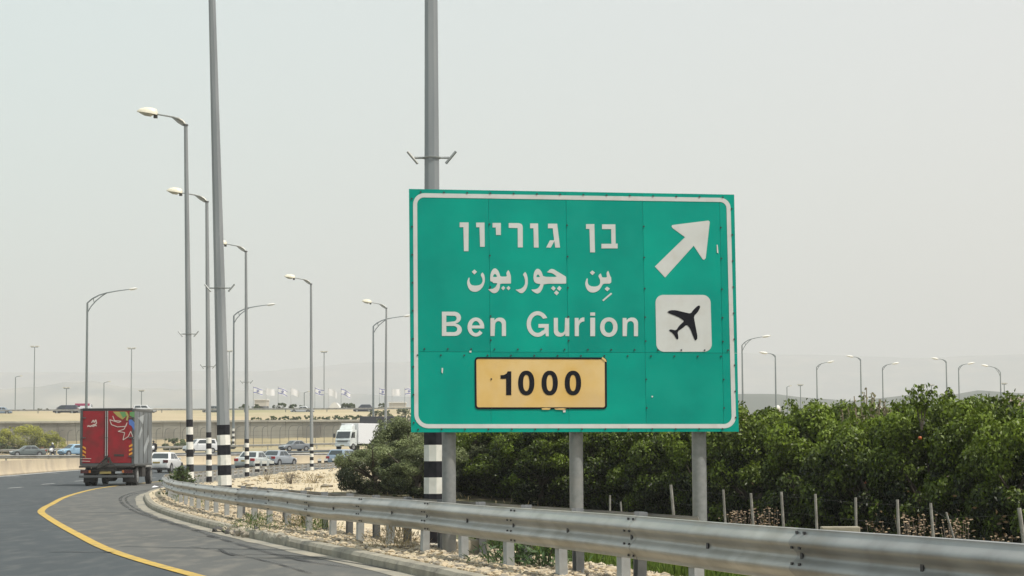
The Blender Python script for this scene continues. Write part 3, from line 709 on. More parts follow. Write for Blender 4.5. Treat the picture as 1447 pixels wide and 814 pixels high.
def headA(t, c, ang, s=1.0, side=-1):
    """cobra-head lantern whose neck end is at c, pointing to side*x, raised by ang"""
    ca, sa = math.cos(ang), math.sin(ang)
    def q(l, h, wd): return Vector(c) + Vector((side * (l * ca - h * sa), wd, l * sa + h * ca)) 
    top = MB(); rings = []
    for l, h, wd, dn in ((0, .10, .10, .02), (.06, .19, .15, .0), (.22, .22, .19, 0), (.42, .20, .19, 0), (.58, .14, .15, .0), (.68, .05, .06, .0)):
        l *= s; h *= s; wd *= s
        rings.append([q(l, h * math.sin(a) , wd * math.cos(a)) for a in np.linspace(0, math.pi, 9)])
    top.loft(rings); top.build("lamp_housing", cream, t, smooth=True, sharp=50)
    m = MB(); rings = []
    for l, h, wd in ((.14, .015, .10), (.22, .085, .15), (.42, .085, .15), (.60, .02, .08)):
        rings.append([q(l * s, -h * s * math.sin(a) - .004, wd * s * math.cos(a)) for a in np.linspace(0, math.pi, 9)])
    m.loft(rings); m.build("lamp_lens", lens, t, smooth=True)
    MB().box(q(.05 * s, -.05 * s, 0), (.12 * s, .12 * s, .12 * s)).build("neck_clamp", darkm, t)
def lampA(label, px0, py0, px1, py1, D, nb, bh, r0=.12, r1=.062, reach=1.0, rise=.38, ang=.17, brk=None, hs=1.0, side=-1, zbase=None, name="street_lamp", group="single arm street lamps inside the bend"):
    b = P(px0, py0, D); tp = P(px1, py1, D)
    t = T(name, label, "street lamp", b, 0, group); v = tp - b
    at = bandpole(t, (0, 0, 0), v, r0, r1, nb, bh, n=12)
    MB().tube([v, v + Vector((0, 0, .05))], r1 + .02, 10).build("pole_cap", darkm, t)
    arm = [v + Vector((side * x * reach, 0, z * rise)) for x, z in ((0, 0), (.02, .10), (.10, .38), (.26, .62), (.45, .76), (.75, .90), (1.0, 1.0))]
    MB().tube(arm, [.05, .05, .045, .04, .032, .028, .026], 8).build("arm", steel, t, smooth=True)
    fin = [v + Vector((side * x * reach, -.008, z * rise)) for x, z in ((0.0, -.05), (.06, .22), (.20, .52), (.45, .74), (.47, .68), (.28, .26), (.12, .02))]
    MB().prism(fin, (0, .016, 0)).build("gusset", steel, t)
    headA(t, arm[-1] - Vector((side * .03, 0, .03)), ang, hs, side)
    if brk:
        q = at(ZW(px0, brk, D) - b.z); bracket(t, q, r0 * .8, 1.0)
    return t
lampA("tallest looking single arm street lamp, left of the tall plain pole", 269, 688, 262.5, 178, 70, 9, .245, reach=.98, rise=.40, brk=472)
lampA("second single arm street lamp, its head partly hidden by the first pole", 295.5, 681, 292.3, 286, 91, 9, .235, reach=1.1, rise=.42, r1=.07, brk=518)
lampA("street lamp right behind the tall plain pole with its head touching it", 349, 673, 347.5, 356, 111, 9, .215, reach=1.05, rise=.42, brk=540)
lampA("single arm street lamp between the tall plain pole and the white box truck", 440.5, 669, 439.5, 402, 133, 9, .205, reach=1.05, rise=.42, brk=None)
lampA("single arm street lamp with its head just left of the green sign", 544.5, 655, 546, 436, 157, 9, .20, reach=1.15, rise=.45, hs=1.05)
def tallpole(label, px0, py0, px1, py1, D, nb, bh, r0, r1, brk, bs, ra):
    b = P(px0, py0, D); tp = P(px1, py1, D); t = T("tall_pole", label, "pole", b, 0, "tall octagonal poles with striped feet"); v = tp - b
    at = bandpole(t, (0, 0, 0), v, r0, r1, nb, bh, n=8, startblack=D > 40)
    q = at(ZW(px0, brk, D) - b.z); bracket(t, q, ra, bs)
    return t
tallpole("thick plain octagonal pole rising behind the left side of the green sign", 612.5, 790, 608.6, -160, 30.5, 9, .232, .142, .092, 223, .98, .115)
tallpole("tall leaning grey pole with striped foot left of the sign, no arm in view", 318.2, 700, 296.5, -120, 52, 7, .245, .172, .075, 407, 1.0, .125)
# far lamps with curved double arms
def lampB(label, px, pyt, D, arm_px, rise_px, side, zb_, r=.09, stripes=0, head_px=None, mat=pole_far, group="curved double arm street lamps beyond the road"):
    tp = P(px, pyt, D); b = Vector((tp.x, tp.y, zb_)); t = T("street_lamp", label, "street lamp", b, 0, group); v = tp - b
    s = FPX / D
    if stripes: bandpole(t, (0, 0, 0), v, r * 1.3, r * .8, stripes, .42, n=8, mat=mat)
    else: MB().tube([(0, 0, 0), v], [r * 1.35, r * .8], 8).build("pole", mat, t)
    A = arm_px / s; H = rise_px / s
    up = [v + Vector((side * x * A, 0, z * H)) for x, z in ((0, 0), (.12, .32), (.28, .58), (.45, .74), (.7, .88), (1, 1))]
    MB().tube(up, [r * .6, r * .6, r * .55, r * .5, r * .42, r * .36], 6).build("arm", mat, t)
    lo = [v + Vector((side * x * A, 0, z * H)) for x, z in ((0, -.75), (.08, -.30), (.2, .14), (.34, .5), (.46, .74))]
    MB().tube(lo, r * .42, 6).build("lower_arm", mat, t)
    MB().tube([v + Vector((side * .14 * A, 0, .36 * H)), v + Vector((side * .16 * A, 0, .0 * H))], r * .35, 5).build("strut", mat, t)
    e = up[-1]; hl = (head_px or 11) / s
    dxy = (up[-1] - up[-2]).normalized()
    MB().loft([[e + dxy * (l * hl) + Vector((0, wd * hl * math.cos(a), h * hl * math.sin(a))) for a in np.linspace(0, 2 * math.pi, 8, endpoint=False)] for l, wd, h in ((-.1, .08, .08), (.15, .2, .16), (.6, .22, .15), (1, .06, .04))]).build("lamp_housing", whitep, t, smooth=True)
    return t
lampB("big double arm lamp rising behind the red truck, arm to the right", 123.5, 428, 206, 60, 19, 1, .9, r=.115)
lampB("double arm lamp whose arm passes behind the third street lamp pole", 330.5, 446, 350, 48, 15, 1, Hm(-45, 350), r=.17, stripes=8)
lampB("double arm lamp at the sign's left edge, arm reaching behind the sign", 527.5, 461, 352, 44, 14, 1, 2.8, r=.16, head_px=10)
lampB("double arm lamp closest to the sign's right edge, arm to the right", 1048.5, 488, 410, 30, 12, 1, 8.5, r=.15)
lampB("lamp with a short arm to the left, second one right of the sign", 1095.5, 503, 455, 12, 4, -1, 8.5, r=.16)
lampB("curved arm lamp over the orchard between two that point left", 1154, 519, 505, 16, 7, 1, 8.3, r=.15, head_px=9)
lampB("left pointing lamp just above the dry shoots in the orchard", 1216, 508, 470, 11, 4, -1, 8.3, r=.15, head_px=9)
lampB("right pointing curved lamp just right of the dry shoots", 1247, 520, 520, 15, 6, 1, 8.3, r=.15, head_px=9)
lampB("left pointing lamp above the tall leafy orchard sprig", 1337, 511, 485, 12, 4, -1, 8.3, r=.15, head_px=9)
lampB("right pointing curved lamp standing close beside a left pointing one", 1354.5, 520, 520, 14, 6, 1, 8.3, r=.15, head_px=9)
lampB("last lamp before the right edge, its curved arm pointing left", 1413.5, 526, 540, 18, 9, -1, 8.3, r=.17, head_px=9)
def mast(label, px, pyt, D, arm, name="light_mast", kind="T"):
    tp = P(px, pyt, D); b = Vector((tp.x, tp.y, 3.6)); t = T(name, label, "light mast", b, 0, "distant thin light masts in the haze"); v = tp - b; s = FPX / D; r = .62 / s
    MB().tube([(0, 0, 0), v], [r * 1.3, r], 8).build("pole", pole_far, t)
    m = MB(); A = arm / s
    if kind == "T": m.box(v, (2 * A, r * 2, r * 1.6)).build("cross_arm", pole_far, t)
    else: m.tube([v, v + Vector((A * .5, 0, 1.2 / s)), v + Vector((A, 0, 1.6 / s))], r * .7, 5).build("cross_arm", pole_far, t)
    m = MB()
    for k in ((-1, -.5, .5, 1) if kind == "T" else (1,)): m.box(v + Vector((k * A, 0, (1.2 if kind == "T" else 1.8) / s)), (3.2 / s, 2 / s, 1.0 / s))
    m.build("floodlights", cream, t)
mast("tall T-topped mast near the left edge above the raised highway", 49, 490.5, 700, 5)
mast("T-topped mast above the red truck's right corner", 186, 493, 700, 5)
mast("T-topped mast between the fourth and fifth street lamps, above the flags", 458, 498, 720, 4)
mast("T-topped mast hidden partly behind the leaning tall pole", 324, 497, 720, 4)
mast("short single arm mast left of the tallest left mast", 22, 533, 560, 8, kind="A")
mast("short single arm mast just above the red truck's roof", 147, 541, 560, 8, kind="A")
mast("small T-topped mast left of the red truck, low in the haze", 94, 549, 620, 4)
mast("small mast with double head right of the red truck in the haze", 200, 553, 620, 3)
mast("small single arm mast below the flags, right of the third lamp", 430, 555, 560, 7, kind="A")
mast("faint T-topped mast just right of the first left pointing lamp", 1131, 545, 640, 3)
mast("faint single arm mast in the gap between the two nearest right-side lamps", 1112, 547, 600, 5, kind="A")
mast("faint small mast beside the last curved lamp", 1419, 543, 620, 3)
mast("faint small mast left of the pair of opposite pointing lamps", 1316, 545, 640, 3)
# delineators
for i, (px, py, D) in enumerate(((363.5, 667, 120), (373.5, 667, 124), (384, 666.5, 128), (451.5, 661, 150), (460.5, 660.5, 156), (472, 660, 160))):
    g = P(px, py, D); t = T("marker_post", ["short striped marker post just right of the third street lamp", "middle one of the striped marker posts behind the dense rail posts", "striped marker post below the silver sedan's tail", "short striped marker post just right of the fourth street lamp", "striped marker post left of the light blue car's shadow", "striped marker post beside the big grey green bush"][i], "marker post", g, 0, "short striped marker posts")
    for k in range(4): MB().box((0, 0, k * .16 + .08), (.26, .08, .158)).build("painted_band", blackp if k % 2 == 0 else whitep, t)
# ------------------------------------------------------------------ vehicles
def paint(name, c): return M(name, c, 0.28, 0.15, coat=.6, dirt=tuple(x * .8 for x in c), dscale=1.5)
redl = M("tail_light", (0.30, 0.01, 0.015), .2); redl2 = M("tail_light_dark", (0.06, 0.008, 0.01), .2)
whl = M("head_light", (0.75, 0.77, 0.78), .1); oran = M("indicator", (.35, .11, .02), .4)
plate_y = M("number_plate", (0.28, 0.22, 0.07), .7); blackpl = M("black_plastic", (0.02, 0.02, 0.022), .6)
def wheel(t, c, r=.32, wd=.20, axis=(1, 0, 0)):
    c = Vector(c); a = Vector(axis)
    o = MB().tube([c - a * wd / 2, c - a * wd * .42, c + a * wd * .42, c + a * wd / 2], [r * .88, r, r, r * .88], 20).build("wheel", rubber, t, smooth=True, sharp=30)
    sgn = 1 if c.x > 0 else -1
    m = MB(); m.cyl(c + a * sgn * wd * .47, axis, r * .62, wd * .12, 16)
    m.build("rim", chrome, o, smooth=True, sharp=30)
    m = MB()
    for k in range(5):
        an = k * 2 * math.pi / 5; m.box(c + a * sgn * wd * .55 + Vector((0, math.cos(an) * r * .3, math.sin(an) * r * .3)), (.012, r * .16, r * .5), rot=(-an + math.pi / 2, 0, 0))
    m.build("spokes", steel, o)
def make_car(name, label, cat, loc, rz, c, L=4.5, W=1.76, H=1.45, kind='sedan', group=None, extra=None):
    t = T(name, label, cat, loc, rz, group); pm = c; h = W / 2; l = L / 2
    belt = H * .64
    if kind == 'sedan': st = [(-l, .38, .70, .86), (-l + .06, .26, .93, .93), (-l + .25, .22, .99, .97), (-l + .85, .2, belt + .03, 1), (-l + 1.6, .2, belt, 1), (0.3, .2, belt - .02, 1), (l - 1.35, .2, belt - .03, 1), (l - .9, .2, .86, .99), (l - .35, .22, .76, .95), (l - .08, .26, .64, .88), (l, .36, .52, .80)]; cab = (-l + .62, -l + 1.35, .35, l - 1.15)
    elif kind == 'hatch': st = [(-l, .38, .80, .88), (-l + .05, .26, .98, .95), (-l + .5, .2, belt + .03, 1), (0.3, .2, belt - .02, 1), (l - 1.25, .2, belt - .03, 1), (l - .8, .2, .90, .99), (l - .3, .22, .80, .94), (l - .06, .26, .66, .88), (l, .36, .54, .80)]; cab = (-l + .12, -l + .55, .35, l - .95)
    elif kind == 'suv': st = [(-l, .42, .85, .9), (-l + .05, .32, belt, .96), (-l + .5, .28, belt + .02, 1), (0.3, .28, belt, 1), (l - 1.2, .28, belt - .03, 1), (l - .7, .28, belt - .12, .99), (l - .15, .3, belt - .25, .94), (l, .42, .62, .86)]; cab = (-l + .06, -l + .3, .55, l - 1.0)
    else: st = [(-l, .4, .9, .92), (-l + .04, .3, belt, .97), (0, .28, belt, 1), (l - 1.0, .28, belt - .05, 1), (l - .5, .28, belt - .2, .99), (l - .08, .3, .75, .94), (l, .42, .6, .86)]; cab = (-l + .03, -l + .1, .8, l - .55)
    rings = []
    for y, zb_, zt_, f in st:
        hw = h * f; zm = zb_ + (zt_ - zb_) * .55
        half = [(hw * .80, zb_), (hw * .97, zb_ + .10), (hw, zm), (hw * .975, zt_ - .07), (hw * .90, zt_ - .01), (hw * .5, zt_ + .012)]
        rings.append([(x, y, z) for x, z in half] + [(-x, y, z) for x, z in half[::-1]])
    MB().loft(rings).build("body", pm, t, smooth=True, sharp=35)
    y0, y1, y2, y3 = cab; zb_ = belt - .03; hb = h * .93; hr = h * (.72 if kind in ('sedan', 'hatch') else .80)
    def cr(s, z):  # cabin cross-section corner positions at height fraction s
        e = s ** .85
        return y0 + (y1 - y0) * e, y3 + (y2 - y3) * e, hb + (hr - hb) * s
    rings = []
    for s in (0, .35, .7, .9, .97, 1.0):
        a, b_, x = cr(min(s, .97), 0); z = zb_ + (H - zb_) * s; sh = 1 if s < .97 else (.95 if s < 1 else .75)
        x *= sh; a += (1 - sh) * .5; b_ -= (1 - sh) * .6
        rings.append([(-x, a + .06, z), (-x * .8, a, z), (x * .8, a, z), (x, a + .06, z), (x, b_ - .10, z), (x * .8, b_, z), (-x * .8, b_, z), (-x, b_ - .10, z)])
    MB().loft(rings).build("cabin", pm, t, smooth=True, sharp=32)
    def facequad(name, pts_s, off):
        MB().prism(pts_s, off).build(name, glass_d, t)
    def cp(side, s, fx): # point on front/rear glass
        a, b_, x = cr(s, 0); z = zb_ + (H - zb_) * s; return Vector((fx * x * .84, (a if side < 0 else b_) + side * .012, z))
    facequad("rear_window", [cp(-1, .16, -1), cp(-1, .16, 1), cp(-1, .84, .95), cp(-1, .84, -.95)], (0, -.006, .004))
    facequad("windscreen", [cp(1, .08, -1), cp(1, .08, 1), cp(1, .86, .95), cp(1, .86, -.95)], (0, .006, .004))
    for sx in (-1, 1):
        def sp_(s, f):
            a, b_, x = cr(s, 0); return Vector((sx * (x + .008), a + .14 + (b_ - .2 - a - .14) * f, zb_ + (H - zb_) * s))
        for f0, f1 in ((0.06, .47), (.52, .95)) if kind != 'van' else ((.62, .95),):
            facequad("side_window", [sp_(.16, f0), sp_(.16, f1), sp_(.82, f1), sp_(.82, f0)], (sx * .006, 0, 0))
        MB().box((sx * (h + .08), y3 - .55, belt + .06), (.18, .10, .13)).build("mirror", pm, t, bevel=.02)
        for yy in (-l + L * .19, l - L * .18):
            MB().cyl((sx * (h - .105), yy, .34), (1, 0, 0), .375, .23, 18).build("wheel_arch", blackpl, t)
            wheel(t, (sx * (h - .095), yy, .32))
        # lights
        hi_ = .80 if kind in ('sedan', 'hatch') else 1.0
        tl = MB(); tl.box((sx * h * .74, -l + .035 + (0 if kind in ('suv', 'van') else .02), hi_), (h * .38, .17, .21)); tl.build("tail_light", redl if extra != 'dark' else redl2, t, bevel=.02)
        MB().box((sx * h * .66, l - .17, .66), (h * .34, .26, .13)).build("head_light", whl, t, bevel=.02)
    MB().box((0, -l - .005, .72 if kind == 'sedan' else .62), (.52, .03, .12)).build("number_plate", plate_y, t)
    MB().box((0, l - .012, .50), (.9, .06, .13)).build("grille", blackpl, t)
    MB().box((0, -l + .06, .30), (W * .82, .16, .12)).build("rear_bumper", blackpl, t, bevel=.02)
    return t
white = paint("car_white", (0.72, 0.73, 0.73)); silver = paint("car_silver", (0.30, 0.335, 0.37)); dgrey = paint("car_grey", (0.13, 0.16, 0.16))
lblue = paint("car_light_blue", (0.26, 0.42, 0.56)); pblue = paint("car_pale_blue", (0.28, 0.36, 0.45)); navy = paint("car_navy", (0.03, 0.035, 0.06)); pwhite = paint("car_pearl", (0.50, 0.54, 0.53))
def ongr(px, D, z=None):
    x = XW(px, D); return Vector((x, D, roadz(D) + .012 if z is None else z))
make_car("sedan", "white sedan just behind the red truck, above the nose of the guardrail", "car", ongr(233, 153), R(-6), white, extra='dark')
make_car("sedan", "white sedan with red tail lights, left one of the pair driving side by side", "car", ongr(359, 165), R(-13), pwhite, L=4.4)
make_car("sedan", "silver blue sedan just right of the white sedan in the bend", "car", ongr(393, 190), R(-21), silver)
make_car("estate_car", "pale blue hatchback in front of the white box truck, partly behind the bush", "car", ongr(487, 188), R(-20), pblue, kind='hatch', L=4.3, H=1.5)
def onopp(px, D): x = XW(px, D); return Vector((x, D, zopp(x, D) + .02))
make_car("sedan", "dark grey green car on the opposite road near the left edge", "car", onopp(39, 280), R(112), dgrey, L=4.6)
make_car("hatchback", "light blue car on the opposite road, left of the red truck", "car", onopp(104, 272), R(135), lblue, kind='hatch', L=4.0, H=1.5)
make_car("van", "white van passing behind the first two striped pole feet", "van", onopp(283, 276), R(118), white, kind='suv', L=4.4, H=1.85)
make_car("sedan", "silver grey car on the opposite road above the silver sedan", "car", onopp(416, 292), R(130), paint("car_mid_grey", (0.17, 0.19, 0.21)), L=4.4)
zh = 9.94
def onhw(px, D=423, z=zh): return Vector((XW(px, D), D, z))
grpH = "cars on the raised highway"
make_car("van", "dark van on the raised highway beyond the red truck's left side", "van", onhw(92, 420), R(90), navy, kind='van', L=4.8, H=1.75, group=grpH)
make_car("suv", "white suv on the raised highway above the red truck's right corner", "car", onhw(204, 420), R(-90), white, kind='suv', L=4.6, H=1.65, group=grpH)
make_car("sedan", "white low car on the raised highway just left of the fourth street lamp", "car", onhw(427, 424), R(80), white, L=4.6, H=1.35, group=grpH)
make_car("suv", "dark blue car on the raised highway above the white box truck", "car", onhw(513, 421), R(95), navy, kind='hatch', L=3.9, H=1.6, group=grpH)
make_car("sedan", "pale blue white car cut by the left edge on the raised highway", "car", onhw(0, 421), R(95), pblue, L=4.4, H=1.45, group=grpH)
make_car("hatchback", "dark small car on the raised highway touching the leaning tall pole", "car", onhw(300, 421), R(90), dgrey, kind='hatch', L=3.9, group=grpH)
# magenta and white van
mag = paint("magenta_paint", (0.42, 0.03, 0.12))
t = make_car("van", "magenta and white van between the dark van and the red truck's roof", "van", onhw(113, 424), R(92), white, kind='van', L=4.6, H=2.1, group=grpH)
MB().box((0, -.5, 1.9), (1.56, 2.9, .5)).build("magenta_roof", mag, t, bevel=.05)

# ---- red box truck seen from behind
def truck_wheel(t, x, y, r=.46, wd=.26): wheel(t, (x, y, r), r, wd)
redp = M("truck_red", (0.27, 0.012, 0.02), .55, c2=(0.21, 0.012, 0.018), scale=2, dirt=(.12, .022, .02), dscale=1.6, spec=.3)
boxg = M("truck_side_grey", (0.15, 0.17, 0.185), .55, c2=(0.10, 0.115, 0.125), scale=.8, dirt=(.07, .075, .08), dscale=1)
gsh = M("faded_graphic", (0.30, 0.33, 0.35), .5); frm = M("truck_frame_grey", (0.075, 0.08, 0.082), .5, .2); dirtm = M("underbody", (0.022, 0.02, 0.018), .9, c2=(.05, .045, .04), scale=3)
gline = M("white_graphic", (0.50, 0.42, 0.38), .5); grn = M("green_graphic", (0.10, 0.25, 0.09), .5); blu = M("blue_graphic", (0.07, 0.15, 0.42), .5); amb = M("amber_stripe", (.60, .27, .03), .5); oli = M("olive_graphic", (.32, .28, .08), .5)
D0 = 103.0; xl = P(113.2, 640, D0).x; xr = P(190, 640, D0).x; W = xr - xl; yaw = R(1.0)
tr_ = T("red_box_truck", "red box truck with painted rear doors driving away beside the yellow line", "truck", ((xl + xr) / 2, D0, 0.01), yaw)
W = 2.60; hw = W / 2; ZB, ZT = .98, 3.74; LB_ = 5.6
MB().box((0, LB_ / 2, (ZB + ZT) / 2), (W, LB_, ZT - ZB)).build("box", boxg, tr_, bevel=.03)
# rear frame and doors
for sx in (-1, 1): MB().box((sx * (hw - .05), -.03, (ZB + ZT) / 2), (.12, .10, ZT - ZB - .02)).build("corner_post", frm, tr_, bevel=.012)
MB().box((0, -.03, ZT - .05), (W - .22, .10, .12)).build("top_rail", blackpl, tr_); MB().box((0, -.03, ZB + .05), (W - .22, .10, .12)).build("bottom_rail", frm, tr_)
for x0, x1 in ((-hw + .115, -.05), (.0, hw - .115)):
    d_ = MB().box(((x0 + x1) / 2, -.045, (ZB + ZT) / 2), (x1 - x0 - .012, .07, ZT - ZB - .24)).build("rear_door", redp, tr_, bevel=.012)
m = MB().tube([(-.07, -.12, ZB + .15), (-.07, -.12, ZT - .12)], .022, 8); m.tube([(.02, -.12, ZB + .15), (.02, -.12, ZT - .12)], .022, 8)
m.build("locking_bar", MATS["silver_trim"], tr_)
for z in (ZT - .45, ZB + 1.35, ZB + .45):
    for sx in (-1, 1): MB().box((sx * (hw - .13), -.095, z), (.26, .03, .05)).build("hinge", frm, tr_)
    MB().box((-.025, -.12, z), (.16, .04, .04)).build("bar_guide", frm, tr_)
def rear(px, py): # zoomed photo coords (crop 100,560 scale 5.815) -> truck rear plane
    X = 100 + px / 5.815; Y = 560 + py / 5.815
    return ((X - 113.2) / (190 - 113.2) * W - hw, ZB + (ZT - .05 - ZB) * (1 - (Y - 577.5) / (649.5 - 577.5)))
def dec(name, pts, mat, lift=.085):
    MB().prism([(rear(*p)[0], -lift, rear(*p)[1]) for p in pts], (0, -.004, 0)).build(name, mat, tr_)
def stroke(name, pts, wd, mat, lift=.086):
    q = [rear(*p) for p in pts]; m = MB()
    for a, b_ in zip(q, q[1:]):
        d = Vector((b_[0] - a[0], b_[1] - a[1])); L = d.length
        if L < 1e-5: continue
        nrm = Vector((-d.y, d.x)) / L * wd / 2
        m.prism([(a[0] + nrm.x, -lift, a[1] + nrm.y), (b_[0] + nrm.x, -lift, b_[1] + nrm.y), (b_[0] - nrm.x, -lift, b_[1] - nrm.y), (a[0] - nrm.x, -lift, a[1] - nrm.y)], (0, -.004, 0)); lift += .0006
    m.build(name, mat, tr_)
stroke("white_graphic", [(345, 150), (360, 185), (415, 190), (395, 200), (320, 178), (335, 215), (385, 232), (455, 228), (465, 200), (440, 250), (390, 265), (445, 275), (432, 330), (475, 305), (495, 265), (520, 320)], .036, gline)
dec("green_graphic", [(345, 118), (455, 118), (450, 160), (425, 178), (380, 150)], oli, .0825); dec("green_graphic", [(400, 118), (455, 118), (460, 150), (430, 165)], grn, .0870)
dec("green_graphic", [(485, 120), (525, 120), (525, 165), (485, 150)], grn, .0825); dec("blue_graphic", [(478, 180), (500, 175), (525, 200), (525, 262), (500, 225), (480, 215)], blu, .0825)
stroke("olive_graphic", [(455, 122), (470, 150), (462, 185)], .09, oli, .0880)
# small white emblem and wavy lettering on the left door (too small to read in the photograph)
stroke("emblem", [(170, 200), (185, 180), (192, 200), (205, 178), (212, 205), (195, 215), (180, 215)], .05, gline)
stroke("emblem", [(135, 228), (150, 222), (160, 230), (172, 220), (185, 228), (198, 218), (212, 224)], .06, gline)
for sx, xs_ in ((-1, (98, 125)), (1, (482, 510))):
    for k in range(3): 
        yb_ = 372 + k * 30
        dec("amber_stripe", [(xs_[0], yb_ + (18 if sx < 0 else 0)) if 0 else (xs_[0], yb_), (xs_[1], yb_ + 14 * (1 if sx < 0 else -1)), (xs_[1], yb_ + 30 * (1 if sx < 0 else .1)), (xs_[0], yb_ + 14)], amb, .087)
dec("door_notice", [(360, 435), (440, 437), (440, 452), (360, 450)], dirtm, .087)
stroke("scrape", [(80, 465), (170, 468)], .03, gline); stroke("scrape", [(90, 485), (160, 488)], .03, gline)
# grey side graphic
xo = hw + .006
for q in ([(1.2, 2.4), (2.2, 2.9), (2.4, 2.7), (1.4, 2.2)], [(2.8, 1.8), (4.4, 2.5), (4.6, 2.2), (3.0, 1.5)], [(1, 3.3), (3, 3.5), (2.6, 3.0)]):
    MB().prism([(xo, y, z) for y, z in q], (.004, 0, 0)).build("side_graphic", gsh, tr_)
for z in (1.02, 3.7): MB().box((hw + .01, LB_ / 2, z), (.03, LB_ - .1, .09)).build("side_trim", frm, tr_)
for y in (1.4, 2.8, 4.2): MB().box((hw + .008, y, (ZB + ZT) / 2), (.02, .04, ZT - ZB - .25)).build("side_rib", frm, tr_)
# tail lift, chassis, bumper
m = MB()
m.box((-.05, -.18, ZB + .26), (.22, .08, .34), rot=(0, .5, 0)); m.box((.05, -.2, ZB + .10), (.55, .08, .08)); m.box((.16, -.2, ZB + .26), (.10, .08, .3), rot=(0, -.3, 0)); m.box((-.2, -.2, ZB + .02), (.5, .2, .14), rot=(0, -.4, 0)); m.tube([(-.55, -.2, ZB - .1), (.1, -.24, ZB + .5)], .022, 6); m.tube([(.5, -.2, ZB - .1), (.0, -.24, ZB + .45)], .022, 6)
m.build("lift_gear", dirtm, tr_)
MB().box((0, -.12, ZB - .05), (W + .02, .30, .09)).build("lift_platform", dirtm, tr_, bevel=.015)
m = MB(); m.box((0, LB_ / 2 + .8, .80), (.9, LB_ + 2, .22)); m.box((0, .3, .68), (1.9, .5, .24)); m.box((0, 1.35, .46), (2.1, .16, .16)); m.ell((0, 1.35, .42), (.30, .28, .24)); m.build("chassis", dirtm, tr_)
MB().box((0, -.16, .46), (W + .04, .10, .11)).build("underrun_bar", frm, tr_, bevel=.015)
for sx in (-1, 1):
    MB().box((sx * (hw - .28), -.17, .70), (.46, .07, .17)).build("tail_light", redl2, tr_, bevel=.01)
    MB().box((sx * (hw - .5), -.215, .70), (.10, .02, .13)).build("indicator", oran, tr_)
    MB().box((sx * (hw - .35), .72, .42), (.62, .03, .52)).build("mud_flap", rubber, tr_)
    for dx in (.16, .45): truck_wheel(tr_, sx * (hw - dx), 1.3, .45, .25)
    truck_wheel(tr_, sx * (hw - .2), 5.9, .45, .26)
MB().box((-.05, -.19, .66), (.55, .02, .13)).build("number_plate", plate_y, tr_); MB().box((.62, -.19, .66), (.40, .02, .11)).build("number_plate", gsh, tr_)
MB().box((hw - .25, 3.4, .66), (.4, 1.1, .5)).build("tool_box", dirtm, tr_, bevel=.03)
cabm = paint("truck_cab_white", (0.6, 0.6, 0.58))
MB().box((0, LB_ + .95, 1.55), (2.15, 1.5, 1.7)).build("cab", cabm, tr_, bevel=.1)
for sx in (-1, 1): MB().box((sx * (hw - .02), LB_ + 1.5, 1.9), (.12, .08, .3)).build("mirror", blackpl, tr_)

# ---- white box truck facing us
def white_truck(px, D, yaw, label):
    x = XW(px, D); t = T("white_box_truck", label, "truck", (x, D, zopp(x, D) + .02), yaw)
    cw = paint("white_cab", (0.70, 0.74, 0.72)); bw = M("white_box", (0.74, 0.75, 0.75), .5)
    m = MB(); # cab profile extruded across
    pr = [(2.9, .55), (2.95, 1.25), (2.86, 1.45), (2.52, 2.3), (2.3, 2.42), (1.25, 2.42), (1.25, .55)]
    m.prism([(-1.0, y, z) for y, z in pr], (2.0, 0, 0)); m.build("cab", cw, t, bevel=.06)
    MB().prism([(-.9, 2.885, 1.48), (.9, 2.885, 1.48), (.84, 2.575, 2.20), (-.84, 2.575, 2.20)], (0, .03, .012)).build("windscreen", glass_d, t)
    for sx in (-1, 1):
        MB().prism([(sx * 1.004, 2.70, 1.48), (sx * 1.004, 1.75, 1.48), (sx * 1.004, 1.75, 2.16), (sx * 1.004, 2.45, 2.16)], (sx * .006, 0, 0)).build("side_window", glass_d, t)
        MB().box((sx * 1.22, 2.75, 1.75), (.2, .1, .5)).build("mirror", blackpl, t)
        MB().box((sx * .78, 2.97, .88), (.34, .06, .2)).build("head_light", whl, t, bevel=.02)
        truck_wheel(t, sx * .92, 2.2, .42, .26); truck_wheel(t, sx * .9, -2.2, .42, .4)
    MB().box((0, 2.95, .62), (2.06, .14, .26)).build("bumper", cw, t, bevel=.03); MB().box((0, 2.985, 1.10), (1.4, .04, .10)).build("grille", blackpl, t); MB().box((0, 3.03, .6), (.5, .02, .12)).build("number_plate", plate_y, t)
    MB().prism([(-.8, 2.35, 2.42), (-.8, 1.35, 2.42), (-.8, 1.35, 3.0), (-.8, 1.9, 2.95)], (1.6, 0, 0)).build("wind_deflector", cw, t, bevel=.04)
    MB().box((-.0, 1.32, 2.92), (1.0, .5, .32)).build("cooling_unit", bw, t, bevel=.04)
    MB().box((0, -1.45, 2.0), (2.3, 5.2, 2.42)).build("box", bw, t, bevel=.03)
    MB().box((0, -1.3, .68), (1.0, 5.4, .25)).build("chassis", dirtm, t)
    for a in ((.8, 2.27), (-.8, 2.27)): pass
    MB().box((1.02, .2, .85), (.05, 1.4, .5)).build("side_guard", M("red_white_decal", (.5, .2, .18), .5), t)
    return t
white_truck(501, 252, R(156), "white refrigerated box truck facing the camera beside the grey green bush")
MB_dk = T("container_truck", "dark boxy lorry body showing above the bush left of the sign", "truck", onopp(541, 300), R(95))
dkc = M("dark_tarp", (.03, .033, .04), .7)
MB().box((0, 0, 3.0), (2.4, 6.5, 3.2)).build("box", dkc, MB_dk, bevel=.05); MB().box((0, 0, 1.1), (1.2, 7, .3)).build("chassis", dirtm, MB_dk); MB().box((0, 4.3, 1.9), (2.2, 1.6, 2.2)).build("cab", navy, MB_dk, bevel=.1)
for sx in (-1, 1):
    for y in (-2.2, 4.3): truck_wheel(MB_dk, sx * 1.0, y)

